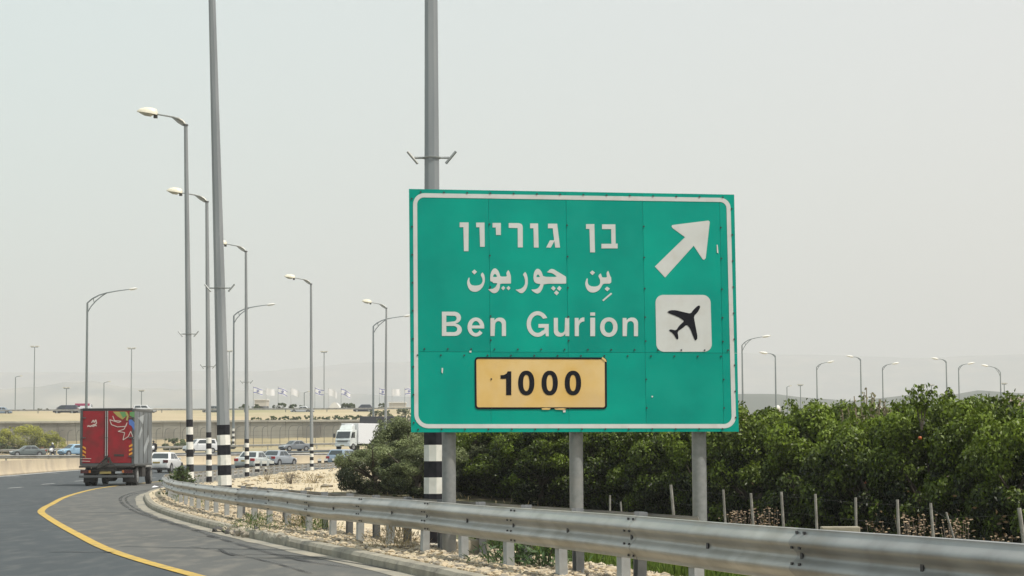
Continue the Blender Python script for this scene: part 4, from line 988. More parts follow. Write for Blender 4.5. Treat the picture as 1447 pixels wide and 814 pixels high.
# ------------------------------------------------------------------ motorcycles and riders
def skinmesh(name, nodes, edges, mats, faces_by=None, sub=2, root=0):
    me = bpy.data.meshes.new(name); me.from_pydata([n_[0] for n_ in nodes], edges, [])
    o = bpy.data.objects.new("tmp", me); col.objects.link(o)
    md = o.modifiers.new("s", 'SKIN'); md.use_smooth_shade = True; md.branch_smoothing = .5
    for i, n_ in enumerate(nodes):
        r = n_[1]; me.skin_vertices[0].data[i].radius = (r, r) if not hasattr(r, '__len__') else r
        me.skin_vertices[0].data[i].use_root = i == root
    sb = o.modifiers.new("u", 'SUBSURF'); sb.levels = sub; sb.render_levels = sub
    r = bpy.data.meshes.new_from_object(o.evaluated_get(bpy.context.evaluated_depsgraph_get())); bpy.data.objects.remove(o)
    r.name = name; r.materials.clear()
    for m in mats: r.materials.append(m)
    return r
def rider(label, loc, rz, top, trousers, helmet, skinc=(0.35, .2, .14)):
    t = T("person", label, "person", loc, rz)
    N = [((0, 0, .84), .17), ((0, .05, 1.05), .15), ((0, .10, 1.28), .18), ((0, .13, 1.40), .10), ((0, .16, 1.47), .06), ((0, .18, 1.55), .085),
         ((.20, .12, 1.36), .075), ((.33, .32, 1.18), .055), ((.32, .56, 1.08), .04), ((.31, .62, 1.07), .038),
         ((-.20, .12, 1.36), .075), ((-.33, .32, 1.18), .055), ((-.32, .56, 1.08), .04), ((-.31, .62, 1.07), .038),
         ((.12, .02, .80), .12), ((.24, .40, .74), .09), ((.20, .22, .38), .06), ((.20, .22, .30), .045), ((.20, .36, .27), .04),
         ((-.12, .02, .80), .12), ((-.24, .40, .74), .09), ((-.20, .22, .38), .06), ((-.20, .22, .30), .045), ((-.20, .36, .27), .04)]
    E = [(0, 1), (1, 2), (2, 3), (3, 4), (4, 5), (2, 6), (6, 7), (7, 8), (8, 9), (2, 10), (10, 11), (11, 12), (12, 13), (0, 14), (14, 15), (15, 16), (16, 17), (17, 18), (0, 19), (19, 20), (20, 21), (21, 22), (22, 23)]
    me = skinmesh("body", N, E, [top, trousers, M("skin", skinc, .6), blackpl])
    for p in me.polygons:
        c = p.center
        p.material_index = 3 if (c.z < .34 or (abs(c.x) > .2 and c.y > .57 and c.z > .9)) else (1 if c.z < .90 and not (abs(c.x) > .28 and c.z > .95) else (2 if 1.43 < c.z and c.y > .1 and abs(c.x) < .1 else 0))
    obj("body", me, t)
    hm = MB().ell((0, .18, 1.60), (.135, .16, .155), 14, m_=8).build("helmet", helmet, t, smooth=True)
    MB().prism([(-.10, .325, 1.56), (.10, .325, 1.56), (.09, .325, 1.65), (-.09, .325, 1.65)], (0, .02, 0)).build("visor", glass_d, hm)
    return t
def motorcycle(label, loc, rz, pmat):
    t = T("motorcycle", label, "motorcycle", loc, rz)
    for y in (-.62, .72):
        m = MB(); ring_ = [Vector((0, y + .27 * math.cos(a), .31 + .27 * math.sin(a))) for a in np.linspace(0, 2 * math.pi, 21)]
        m.tube(ring_, .055, 8, caps=False); wo = m.build("wheel", rubber, t, smooth=True); MB().cyl((0, y, .31), (1, 0, 0), .19, .04, 16).build("rim", chrome, wo)
    rings = [[(x * w_, y, z + zz * h_) for x, zz in ((-1, 0), (-.8, .8), (0, 1), (.8, .8), (1, 0), (.7, -1), (-.7, -1))] for y, z, w_, h_ in ((-.95, .82, .06, .05), (-.6, .78, .14, .10), (-.1, .74, .14, .12), (.15, .80, .2, .2), (.45, .86, .24, .26), (.75, .82, .2, .24), (.98, .74, .08, .1))]
    MB().loft(rings).build("fairing", pmat, t, smooth=True, sharp=60)
    MB().box((0, .0, .48), (.28, .6, .34)).build("engine", blackpl, t, bevel=.04)
    MB().prism([(-.16, .78, 1.04), (.16, .78, 1.04), (.12, .62, 1.28), (-.12, .62, 1.28)], (0, .012, .006)).build("windshield", glass_d, t)
    m = MB(); m.tube([(0, .72, .31), (0, .56, 1.0)], .04, 8); m.tube([(-.34, .52, 1.03), (0, .56, 1.05), (.34, .52, 1.03)], .018, 6); m.build("fork_and_handlebar", blackpl, t)
    MB().box((0, -.3, .84), (.26, .62, .10)).build("seat", blackpl, t, bevel=.03)
    MB().box((0, .97, .80), (.2, .04, .10)).build("head_light", whl, t); MB().tube([(.2, -.1, .34), (.2, -.85, .42)], .05, 8).build("exhaust", chrome, t)
    return t
for px, D, yw, lb, lp, tp_, pm_, hm_ in ((75, 276, R(168), "white and black motorcycle between the grey and the light blue car", "rider in black jacket and white helmet between the two cars", M("jacket_black", (.03, .03, .035), .8), white, white), (217.5, 262, R(172), "white motorcycle showing just right of the red truck", "rider dressed in black just right of the red truck", M("jacket_black", (.03, .03, .035), .8), white, M("helmet_black", (.02, .02, .02), .3))):
    q = onopp(px, D); motorcycle(lb, q, yw, pm_); rider(lp, q, yw, tp_, M("trousers_dark", (.04, .04, .05), .9), hm_)

# ------------------------------------------------------------------ flags
fw = M("flag_white", (.72, .73, .76), .8); fbl = M("flag_blue", (.02, .05, .36), .8)
for i, (px, py, wpx, D, blue, dr, lb) in enumerate(((358, 547, 13, 600, 1, .25, "blue and white flag leftmost of the row, right of the third lamp pole"), (376, 549, 12, 640, 0, .2, "pale washed out flag between the two leftmost blue striped flags"), (393, 547, 13, 600, 1, .45, "blue and white flag flying steeply, second striped one from the left"), (411, 549, 12, 640, 0, .3, "faint pale flag just left of the fourth street lamp pole"), (445, 548, 13, 600, 1, .28, "blue and white flag just right of the fourth street lamp pole"), (464, 549, 12, 640, 0, .5, "faint pale flag between two striped flags, under the T-topped mast"), (482, 549, 13, 600, 1, .45, "blue and white flag standing alone above the dark blue car"), (536, 549, 10, 600, 1, .1, "blue and white flag cut by the fifth street lamp pole"), (554, 550, 12, 640, 0, .1, "pale flag in the gap just left of the sign"), (572, 549, 12, 600, 1, .05, "blue and white flag half hidden by the sign's left edge"))):
    s = FPX / D; tp = P(px, py, D); gz = 4.5
    t = T("flag", lb, "flag", (tp.x, tp.y, gz), 0, "row of flags beyond the raised highway"); v = Vector((0, 0, tp.z - gz + .2))
    MB().tube([(0, 0, 0), v], [.09, .05], 6).build("pole", pole_far if blue else MATS["silver_trim"], t)
    W_, H_ = wpx / s, 9.5 / s; nx_, nz = 12, 10; m = MB(); vs = []
    for j in range(nz + 1):
        for k in range(nx_ + 1):
            u = k / nx_; x = u * W_; vs.append((x, .22 * math.sin(u * 7 + i) * u + .05, v.z - .1 - j / nz * H_ * (1 - .05 * u) - dr * W_ * u ** 1.2 + .10 * math.sin(u * 6 + i * 2)))
    fs = [(j * (nx_ + 1) + k, j * (nx_ + 1) + k + 1, (j + 1) * (nx_ + 1) + k + 1, (j + 1) * (nx_ + 1) + k) for j in range(nz) for k in range(nx_)]
    m.add(vs, fs, 0); m.m = [1 if blue and (j in (1, 8)) else 0 for j in range(nz) for k in range(nx_)]
    c_ = m.build("cloth", [fw, fbl], t, smooth=True)
    if blue:
        ce = Vector(vs[5 * (nx_ + 1) + 6]); m = MB(); rr = H_ * .19
        for sg in (1, -1):
            tri = [ce + Vector((rr * math.sin(a) * 1, -.06, sg * rr * math.cos(a))) for a in (0, 2 * math.pi / 3, 4 * math.pi / 3)]
            for a, b_ in zip(tri, tri[1:] + tri[:1]): m.tube([a, b_], rr * .10, 4)
        m.build("star", fbl, c_)
# ------------------------------------------------------------------ vegetation
def quads_mesh(name, C, N, Dr, ln, wd, tint, mat, fold=.25):
    """rhombic leaves: centres C, normals N, length directions Dr (numpy n x 3)"""
    Dr = Dr - N * (Dr * N).sum(1, keepdims=True); Dr /= np.linalg.norm(Dr, axis=1, keepdims=True) + 1e-9
    S_ = np.cross(N, Dr); n = len(C); ln = np.asarray(ln).reshape(-1, 1) * np.ones((n, 1)); wd = np.asarray(wd).reshape(-1, 1) * np.ones((n, 1))
    V = np.empty((n, 4, 3)); V[:, 0] = C - Dr * ln / 2; V[:, 1] = C + S_ * wd / 2 + N * wd * fold; V[:, 2] = C + Dr * ln / 2; V[:, 3] = C - S_ * wd / 2 + N * wd * fold
    me = bpy.data.meshes.new(name); me.vertices.add(n * 4); me.vertices.foreach_set('co', V.ravel())
    me.loops.add(n * 4); me.loops.foreach_set('vertex_index', np.arange(n * 4)); me.polygons.add(n); me.polygons.foreach_set('loop_start', np.arange(n) * 4); me.polygons.foreach_set('loop_total', np.full(n, 4))
    me.update(calc_edges=True); a = me.attributes.new("tint", 'FLOAT', 'POINT'); a.data.foreach_set('value', np.repeat(tint, 4).astype(np.float32))
    me.materials.append(mat); return me
def unit(rg, n): v = rg.normal(size=(n, 3)); return v / np.linalg.norm(v, axis=1, keepdims=True)
def crown(name, seed, rx, ry, z0, z1, nclump, nleaf, leaf, mat, cr=(.28, .5), asp=.5, box=2.6, sprigs=0, tintb=0.0, up=.3, shoots=(), rn=.6):
    rg = np.random.default_rng(seed); cz = (z0 + z1) / 2; rz_ = (z1 - z0) / 2
    d = unit(rg, nclump); p = (np.abs(d) ** box).sum(1) ** (1 / box); cc = d / p[:, None] * rg.uniform(.62, .95, (nclump, 1)) * np.array([rx, ry, rz_]) + np.array([0, 0, cz])
    rad = rg.uniform(*cr, nclump); tc_ = rg.normal(0, .2, nclump)
    k = rg.integers(0, nclump, nleaf); u = unit(rg, nleaf); outw = (cc[k] - np.array([0, 0, cz])) / np.array([rx, ry, rz_]); outw /= np.linalg.norm(outw, axis=1, keepdims=True) + 1e-9
    flip = (u * outw).sum(1) < -.35; u[flip] *= -1
    rr = rad[k][:, None] * rg.uniform(.72, 1.08, (nleaf, 1)); C = cc[k] + u * rr * np.array([1, 1, .8]); C[:, 2] = np.maximum(C[:, 2], .03)
    Nn = u * .8 + unit(rg, nleaf) * rn + np.array([0, 0, up]); Nn /= np.linalg.norm(Nn, axis=1, keepdims=True)
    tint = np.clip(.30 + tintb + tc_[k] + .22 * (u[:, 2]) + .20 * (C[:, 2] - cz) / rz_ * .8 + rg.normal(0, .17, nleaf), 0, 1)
    Dr = unit(rg, nleaf) + np.array([0, 0, .2]); ln = leaf * rg.uniform(.7, 1.25, nleaf); 
    if sprigs or shoots:
        ex = []
        lst = list(shoots)
        for _ in range(sprigs):
            a = rg.uniform(0, 6.28); q = rg.uniform(.2, .8); lst.append((rx * q * math.cos(a), ry * q * math.sin(a), z1 - .15, rg.uniform(.15, .42), 30))
        for x, y, z, h, cnt in lst:
            lean = rg.normal(0, .22, 2); s_ = rg.uniform(0, 1, cnt) ** .8; w_ = .05 + .045 * (h > .3)
            q = np.stack([x + lean[0] * s_ * h + rg.normal(0, w_, cnt), y + lean[1] * s_ * h + rg.normal(0, w_, cnt), z + s_ * h], 1); ex.append(q)
        E = np.concatenate(ex); C = np.concatenate([C, E]); m_ = len(E); Nn = np.concatenate([Nn, unit(rg, m_)]); Dr = np.concatenate([Dr, unit(rg, m_) + np.array([0, 0, .8])])
        ln = np.concatenate([ln, leaf * rg.uniform(.8, 1.2, m_)]); tint = np.concatenate([tint, np.clip(rg.normal(.6, .2, m_), 0, 1)])
    return quads_mesh(name, C, Nn, Dr, ln, ln * asp, tint, mat)
bark = M("bark", (0.10, 0.08, 0.06), .9, c2=(.06, .05, .04), scale=8)
twigm = M("dry_twig", (0.26, 0.21, 0.15), .9)
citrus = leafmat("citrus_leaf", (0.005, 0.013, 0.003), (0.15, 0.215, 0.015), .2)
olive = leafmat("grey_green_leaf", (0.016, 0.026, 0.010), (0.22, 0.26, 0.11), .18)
def trunk_mesh(h, r, seed):
    rg = random.Random(seed); m = MB(); m.tube([(0, 0, -.3), (.03, .02, h * .3), (-.02, .04, h * .45)], [r, r * .8, r * .7], 8)
    for k in range(7):
        a = k * .9 + rg.random(); l = h * rg.uniform(.35, .5); z = h * rg.uniform(.3, .45)
        m.tube([(0, 0, z), (math.cos(a) * l * .5, math.sin(a) * l * .5, z + l * .5), (math.cos(a) * l * .9, math.sin(a) * l * .9, z + l * 1.05)], [r * .5, r * .35, r * .12], 6)
    return m.mesh("trunk", bark, smooth=True)
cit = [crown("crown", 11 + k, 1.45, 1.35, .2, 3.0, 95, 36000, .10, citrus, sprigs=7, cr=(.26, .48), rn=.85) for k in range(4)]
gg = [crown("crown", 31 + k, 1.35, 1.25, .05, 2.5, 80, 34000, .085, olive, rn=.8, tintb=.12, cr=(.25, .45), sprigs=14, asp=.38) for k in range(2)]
trk = [trunk_mesh(2.4, .10, k) for k in range(3)]
def tree(name, label, cat, px, D, topy, wpx, meshes, k, zg, rz=0, group=None, hbase=3.0, wbase=3.1, sx=None):
    tp = P(px, topy, D); s = FPX / D; h = tp.z - zg; wd = wpx / s
    t = T(name, label, cat, (tp.x, D, zg), rz, group)
    sc_ = (wd / wbase, wd / wbase * .95, h / hbase)
    obj("trunk", trk[k % 3], t, scale=(1, 1, h / hbase)); obj("crown", meshes[k % len(meshes)], t, scale=sc_); return t
grp = "citrus trees of the orchard behind the wire fence"
def gl(px, D): x = XW(px, D); return landz(x - K(D), D)
row = [(1062, 50, 581, 175, "citrus tree showing right beside the sign's right edge"), (1150, 47, 581, 185, "citrus tree below the curved lamp and left of the dry shoots"), (1235, 43, 577, 185, "citrus tree below the dry upright shoots"), (1318, 40, 574, 190, "tall leafy citrus tree below the pair of orange fruits"), (1398, 37, 580, 190, "citrus tree below the last pair of lamps"), (1480, 34, 572, 200, "citrus tree cut by the right edge of the photo"), (1575, 33, 574, 200, "citrus tree just beyond the right edge of the photo"), (1680, 32, 574, 210, "citrus tree well beyond the right edge of the photo")]
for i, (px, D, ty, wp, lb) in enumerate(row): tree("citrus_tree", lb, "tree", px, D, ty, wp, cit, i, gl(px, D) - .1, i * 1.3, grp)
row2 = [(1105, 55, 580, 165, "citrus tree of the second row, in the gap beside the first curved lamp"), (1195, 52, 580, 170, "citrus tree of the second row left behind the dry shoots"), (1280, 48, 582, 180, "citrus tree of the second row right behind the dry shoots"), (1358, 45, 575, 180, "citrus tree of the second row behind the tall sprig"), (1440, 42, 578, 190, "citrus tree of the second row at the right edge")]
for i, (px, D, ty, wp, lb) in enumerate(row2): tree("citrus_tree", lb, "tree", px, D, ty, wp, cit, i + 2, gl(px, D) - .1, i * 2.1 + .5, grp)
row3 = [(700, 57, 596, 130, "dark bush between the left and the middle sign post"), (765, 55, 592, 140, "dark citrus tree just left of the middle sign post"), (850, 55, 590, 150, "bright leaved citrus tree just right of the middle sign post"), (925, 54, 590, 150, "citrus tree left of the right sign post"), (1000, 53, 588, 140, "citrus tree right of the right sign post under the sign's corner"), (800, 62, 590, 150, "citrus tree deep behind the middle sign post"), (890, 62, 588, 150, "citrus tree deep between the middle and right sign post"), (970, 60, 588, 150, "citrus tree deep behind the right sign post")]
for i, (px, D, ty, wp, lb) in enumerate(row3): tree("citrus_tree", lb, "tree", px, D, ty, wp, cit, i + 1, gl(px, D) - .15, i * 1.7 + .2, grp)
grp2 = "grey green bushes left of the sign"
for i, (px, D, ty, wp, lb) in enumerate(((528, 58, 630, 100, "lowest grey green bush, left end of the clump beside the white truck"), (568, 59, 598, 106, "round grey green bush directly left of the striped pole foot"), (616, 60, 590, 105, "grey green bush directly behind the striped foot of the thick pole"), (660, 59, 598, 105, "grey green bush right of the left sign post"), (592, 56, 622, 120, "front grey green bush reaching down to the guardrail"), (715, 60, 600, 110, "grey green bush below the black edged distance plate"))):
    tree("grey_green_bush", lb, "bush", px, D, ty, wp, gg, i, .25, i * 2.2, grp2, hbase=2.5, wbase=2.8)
# dry upright shoots and the tall sprig
m = MB(); rg_ = random.Random(5); b = P(1225, 600, 45); t = T("dry_shoots", "bare upright shoots with buds rising above the orchard", "plant", (b.x, b.y, b.z - 1.0)); CL = []
for k in range(22):
    x = rg_.uniform(-.62, .62); h = 1.0 + (b.z * 0 + .25 + .5 * (1 - abs(x) / .7)) * rg_.uniform(.5, 1.1); y = rg_.uniform(-.2, .2)
    pts = [(x * .6, y, 0), (x * .8, y, h * .5), (x + rg_.uniform(-.04, .04), y, h)]
    m.tube(pts, [.022, .016, .012], 4)
    for j in range(16): f = rg_.uniform(.62, 1); CL.append((x * (.8 + .2 * f) + rg_.gauss(0, .015), y + rg_.gauss(0, .015), h * f))
m.build("stem", twigm, t); CL = np.array(CL); rg = np.random.default_rng(3)
S(obj("buds", quads_mesh("buds", CL, unit(rg, len(CL)), unit(rg, len(CL)) + np.array([0, 0, 1.2]), np.full(len(CL), .09), np.full(len(CL), .05), rg.uniform(.3, 1, len(CL)), leafmat("bud_leaf", (.10, .11, .05), (.26, .24, .13))), t), 'stuff')
def sprig(px, pyb, pyt, D, label, n=90, spread=.13):
    b = P(px, pyb, D); tp = P(px, pyt, D); h = tp.z - b.z; t = T("leafy_sprig", label, "plant", b); m = MB(); C = []; rg = np.random.default_rng(int(px))
    for k in range(3):
        x = (k - 1) * spread * 1.6; hh = h * (1 - .18 * abs(k - 1)); m.tube([(0, 0, -.3), (x * .5, 0, hh * .5), (x, 0, hh)], [.012, .009, .004], 5)
        for j in range(n // 2): f = rg.uniform(.15, 1); C.append((x * f + rg.normal(0, spread * .45), rg.normal(0, spread * .4), hh * f + rg.normal(0, .03)))
    m.build("stem", bark, t); C = np.array(C); q = len(C)
    obj("leaves", quads_mesh("leaves", C, unit(rg, q), unit(rg, q) + np.array([0, 0, .5]), np.full(q, .115), np.full(q, .06), np.clip(rg.normal(.6, .2, q), 0, 1), citrus), t)
sprig(1302, 585, 543, 39, "tallest leafy sprig sticking out above the orchard", 110); sprig(1341, 585, 550, 40, "slim leafy sprig beside the left pointing lamp pole", 50, .06); sprig(1424, 585, 557, 37, "leafy sprig right of the last curved lamp", 80); sprig(1277, 590, 563, 41, "short leafy tuft left of the tallest sprig", 70); sprig(1365, 590, 565, 38, "short leafy tuft right of the pair of lamps", 60)
orm = M("orange_peel", (.36, .08, .01), .5)
for i, (px, py, D, lb) in enumerate(((1322, 649, 38.2, "ripe orange in the middle of the dark orchard foliage"), (1398, 645, 35.4, "ripe orange hanging near the right edge"), (1300, 619, 38.4, "small orange hanging high below the tall sprig"), (1243, 618, 41.6, "faint orange fruit below the dry shoots"), (1223, 681, 41, "low orange fruit just above a fence stake"))):
    T_ = P(px, py, D); o = MB().ell((0, 0, 0), (.036, .036, .036), 10).build("orange", orm, None, T_, smooth=True); o['label'] = lb; o['category'] = "orange"; o['group'] = "oranges in the orchard"
# stake fence
wood = M("weathered_stake", (0.30, 0.29, 0.26), .85, c2=(.20, .19, .17), scale=9, bump=.3)
sf = T("stake_fence", "thin weathered stake and wire fence along the edge of the orchard", "fence", (6, 30, -.6)); sb_ = Vector((6, 30, -.6)); tops = []
for px, py, wpx, tilt in ((862, 700, 4, -.01), (877, 709, 3.5, .06), (948, 685, 6, .08), (1022, 692, 5, .05), (1061, 697, 5.5, .06), (1104, 695, 5.5, .05), (1152, 698, 5.5, .03), (1209, 703, 5.5, 0), (1268, 706, 6, .02), (1315, 711, 6, .06), (1337, 724, 4.5, .28), (1440, 718, 8.5, .12), (1520, 722, 9, .04)):
    D = float(np.interp(px, [862, 948, 1440, 1520], [47, 42, 25.5, 23.5])); s = FPX / D; tp = P(px, py, D); zb_ = landz(tp.x - K(D), D) - .2; h = tp.z - zb_; r = wpx / s / 2 * .78
    MB().tube([Vector((tp.x + tilt * h, tp.y, zb_)) - sb_, tp - sb_], [r, r * .9], 7).build("stake", wood, sf, smooth=True); tops.append(tp)
m = MB()
for dz in (.08, .35, .62, .9):
    pts = [p - sb_ - Vector((0, .03, dz)) for p in tops if abs(p.z - .75) < .5]
    m.tube(pts, .0011, 3)
m.build("strand_wire", M("old_wire", (.12, .12, .115), .5, .4), sf)

# low plants along the verge
def clump(name, label, cat, pos, rx, ry, h, n, leaf, asp, mat, seed, up=1.0, tb=.0, group=None, stems=0):
    rg = np.random.default_rng(seed); t = T(name, label, cat, pos, 0, group)
    C = np.stack([rg.normal(0, rx * .5, n), rg.normal(0, ry * .5, n), np.abs(rg.beta(1.6, 1.8, n)) * h], 1); q = 1 - .6 * (C[:, 2] / h) ** 2; C[:, 0] *= q; C[:, 1] *= q
    Dr = C / np.array([rx, ry, h]) * np.array([1, 1, 0]) * 1.2 + unit(rg, n) * .5 + np.array([0, 0, up])
    obj("leaves", quads_mesh("leaves", C, unit(rg, n) + np.array([0, 0, .5]), Dr, leaf * rg.uniform(.6, 1.2, n), leaf * asp * rg.uniform(.8, 1.2, n), np.clip(rg.normal(.45 + tb, .2, n), 0, 1), mat), t)
    if stems:
        m = MB()
        for k in range(stems): a = rg.uniform(0, 6.28); m.tube([(0, 0, -.05), (math.cos(a) * rx * .25, math.sin(a) * ry * .25, h * .5), (math.cos(a) * rx * .5, math.sin(a) * ry * .5, h * .9)], [.012, .008, .004], 5)
        m.build("stem", bark, t)
    return t
grassm = leafmat("grass_leaf", (.02, .045, .008), (.15, .23, .04), .3); olea = leafmat("oleander_leaf", (.022, .05, .02), (.12, .20, .07), .25); drym = leafmat("dry_leaf", (.22, .16, .07), (.50, .42, .25), .3); yelm = leafmat("yellow_green_leaf", (.15, .17, .02), (.42, .42, .05), .35); dkg = leafmat("dark_shrub_leaf", (.018, .035, .012), (.10, .14, .045), .2)
def gp(px, D, dz=0): x = XW(px, D); u = x - K(D); return Vector((x, D, landz(u, D) + dz))
clump("leafy_plant", "dark leafy shrub growing at the foot of the first striped lamp pole", "plant", gp(256, 68.5), .50, .4, .92, 900, .13, .5, dkg, 1, up=.5, tb=.1, stems=9)
for i, (px, D, lb) in enumerate(((705, 25.2, "lance leaved plant between the left sign post and the next guardrail post"), (735, 24.6, "lance leaved plant behind the steel post left of the middle sign post"), (768, 24.2, "lance leaved plant just left of the middle sign post"), (800, 25.4, "small lance leaved plant at the foot of the middle sign post"))):
    clump("oleander_shoot", lb, "plant", gp(px, D, -.05), .32, .3, .34, 170, .15, .16, olea, 20 + i, up=.7, tb=.1, group="lance leaved plants behind the guardrail", stems=5)
wd_ = [(362, 36.5, "tuft of dry and green weeds behind the guardrail below the sand field"), (430, 37.5, "dry brownish weeds behind the guardrail near the broken kerb"), (446, 36, "green weed tuft behind the guardrail right of the dry one"), (560, 29.5, "reddish dry weeds behind the dark rear guardrail post"), (255, 58, "green weed at the start of the curved guardrail"), (290, 52, "yellow green weed behind the kerb near the curved rail end")]
for i, (px, D, lb) in enumerate(wd_): clump("weed_tuft", lb, "plant", gp(px, D), .5 if i < 4 else .3, .4, .32, 500 if i < 4 else 200, .09, .14, drym if i in (1, 3) else grassm, 40 + i, up=1.3, group="weeds behind the guardrail")
# dry bushes on the sand field
for i, (px, D, w_, h, lb) in enumerate(((408, 78, .6, .5, "dry weeds on the sand between the leaning pole and the grey brown tussock"), (378, 84, .5, .5, "thin dry weed on the sand just right of the leaning pole"), (444, 74, .5, .35, "low dry weeds at the right end of the sand field"))): clump("dry_weed", lb, "plant", gp(px, D), w_, w_, h, 260, .10, .10, drym, 60 + i, up=1.5, group="dry weeds on the sand", stems=6)
clump("grey_tussock", "grey brown tussock in the middle of the sand field", "plant", gp(411, 70), .45, .4, .42, 420, .08, .2, leafmat("grey_brown_leaf", (.09, .08, .065), (.26, .23, .19), .2), 70, up=1, stems=8)
# grass behind the rail on the right
def grassfield(name, y0, y1, u0, u1, n, h, mat, seed, tb=0):
    rg = np.random.default_rng(seed); y = rg.uniform(y0, y1, n); u = rg.uniform(u0, u1, n); k = np.array([noise.noise((a * .9, b_ * .6, 3)) for a, b_ in zip(u, y)]); keep = k > -.12; y, u, k = y[keep], u[keep], k[keep]
    x = np.array([K(a) for a in y]) + u; z = np.array([landz(a, b_) for a, b_ in zip(u, y)]); n = len(x); L = h * rg.uniform(.4, 1.2, n) * (1 + k)
    C = np.stack([x, y, z + L * .4], 1); Dr = unit(rg, n) * .55 + np.array([0, 0, 1])
    return S(obj(name, quads_mesh(name, C, unit(rg, n) * np.array([1, 1, .3]), Dr, L, .018 + L * .05, np.clip(rg.normal(.5 + tb, .2, n) + k * .4, 0, 1), mat)), 'stuff')
grassfield("grass", 12, 30, 2.25, 8.0, 80000, .2, grassm, 3, .12); grassfield("weeds", 26, 47, 5.5, 10, 30000, .24, grassm, 4, -.3); grassfield("dry_grass", 48, 110, 4.0, 22, 5000, .14, drym, 5)
# cream seed heads near the fence
seedm = M("seed_head", (.16, .10, .06), .9, c2=(.50, .38, .26), scale=9)
def seedplant(px, py0, py1, D, wpx, n, label):
    s = FPX / D; c = P(px, (py0 + py1) / 2, D); W_ = wpx / s; H_ = (py1 - py0) / s; py0 += 7; py1 += 4; c = P(px, (py0 + py1) / 2, D); H_ = (py1 - py0) / s; g = gp(px, D); t = T("seed_head_plant", label, "plant", g, 0, "dried flowering weeds along the stake fence"); rg = random.Random(int(px)); m = MB(); q = MB()
    for k in range(int(n * .55)):
        p = Vector((c.x - g.x + rg.gauss(0, W_ * .24), .5 + rg.gauss(0, .3), c.z - g.z + rg.uniform(-.5, .5) * H_)); r = rg.uniform(.006, .017)
        m.ell(p, (r * 1.4, r * 1.2, r * .9), 6, m_=4)
        if k % 3 == 0: q.tube([(p.x * .5, p.y * .5, 0), p], .004, 3)
    S(m.build("seed_heads", seedm, t, smooth=True), 'stuff'); q.build("stem", bark, t)
    rg2 = np.random.default_rng(int(px)); nn_ = 500; C = np.stack([c.x - g.x + rg2.normal(0, W_ * .26, nn_), .6 + rg2.normal(0, .3, nn_), np.abs(rg2.normal(0, .45, nn_)) * (c.z - g.z)], 1)
    obj('leaves', quads_mesh('leaves', C, unit(rg2, nn_), unit(rg2, nn_) + np.array([0, 0, .6]), np.full(nn_, .08), np.full(nn_, .035), rg2.uniform(0, 1, nn_), leafmat('brown_leaf', (.05, .035, .02), (.18, .12, .06))), t)
for a in ((1048, 716, 752, 40.5, 60, 230, "cream seed heads between the right sign post and the next stake"), (1085, 712, 756, 39, 55, 200, "brownish seed heads between the third and fourth stakes right of the sign"), (1248, 730, 760, 33, 40, 60, "few pale seed heads left of the eighth stake"), (1300, 722, 764, 31, 60, 230, "cream seed heads before the stakes near the leaning one"), (1362, 728, 770, 29.5, 55, 190, "tan seed heads just right of the leaning stake"), (1432, 750, 775, 27, 60, 80, "sparse seed heads by the last thick stake")): seedplant(*a)

# far shrubs
def farshrub(label, px, D, zg, wpx, hpx, mat, seed, n=5000, leaf=.3, name="shrub", cat="shrub", tb=0, grp_=None):
    s = FPX / D; W_ = wpx / s; H_ = hpx / s
    t = T(name, label, cat, (XW(px, D), D, zg), 0, grp_); me = crown("crown", seed, W_ / 2, min(W_ / 2, 2.2), 0, H_, max(12, int(W_ * 5)), n, leaf, mat, cr=(H_ * .18, H_ * .34), asp=.4, tintb=tb, sprigs=6)
    obj("crown", me, t); MB().tube([(0, 0, -.2), (0, 0, H_ * .6)], [.1, .04], 6).build("trunk", bark, t)
zv = lambda px, D: Hm(XW(px, D), D)
farshrub("large yellow green shrub below the wall at the left edge", 34, 353, zv(30, 353), 84, 36, yelm, 1, 16000, .30, tb=.15)
farshrub("yellow green shrub continuing right of the large one", 70, 354, zv(66, 354), 40, 24, yelm, 2, 6000, .28, tb=.1)
farshrub("dark green low shrub left of the large yellow green one", 4, 351, zv(4, 351), 40, 14, dkg, 3, 3000, .3)
farshrub("dark green shrub above the white sedan behind the far guardrail", 246, 352, zv(246, 352), 36, 15, dkg, 4, 3500, .28, tb=.2)
farshrub("green shrub behind the foot of the leaning pole", 318, 352, zv(318, 352), 34, 15, dkg, 5, 3000, .28, tb=.15)
farshrub("reddish brown dry shrub behind the grey car", 52, 349.5, zv(52, 349.5), 22, 7, leafmat("rust_leaf", (.16, .08, .04), (.34, .20, .12)), 6, 1200, .22)
farshrub("white flowering weeds left of the red truck", 98, 351, zv(98, 351), 30, 8, drym, 7, 1400, .25)
r_ = random.Random(9)
wl = ['leftmost green plant on the wall top, just right of the third lamp pole', 'small plant on the wall top, second from the leftmost one', 'plant on the wall top below the white low car\'s rear', 'plant on the wall top directly below the white low car', 'plant on the wall top touching the fourth lamp pole from the left', 'plant on the wall top just right of the fourth lamp pole', 'plant on the wall top above the left end of the white truck', 'plant on the wall top above the cab of the white truck', 'plant on the wall top above the cargo box of the white truck', 'taller plant on the wall top right below the dark blue car', 'taller plant on the wall top beside the double arm lamp pole', 'taller plant on the wall top between the last two lamp poles before the sign', 'taller plant on the wall top touching the sign\'s left edge']
for i in range(13):
    px = 362 + i * 18.5 + r_.uniform(-4, 4); farshrub(wl[i], px, 367.5, 7.3, r_.uniform(16, 26), r_.uniform(5, 8) + (8 if i > 8 else 0), dkg, 80 + i, 1200, .26, name="wall_top_plant", cat="plant", tb=.2, grp_="plants along the top of the wall")
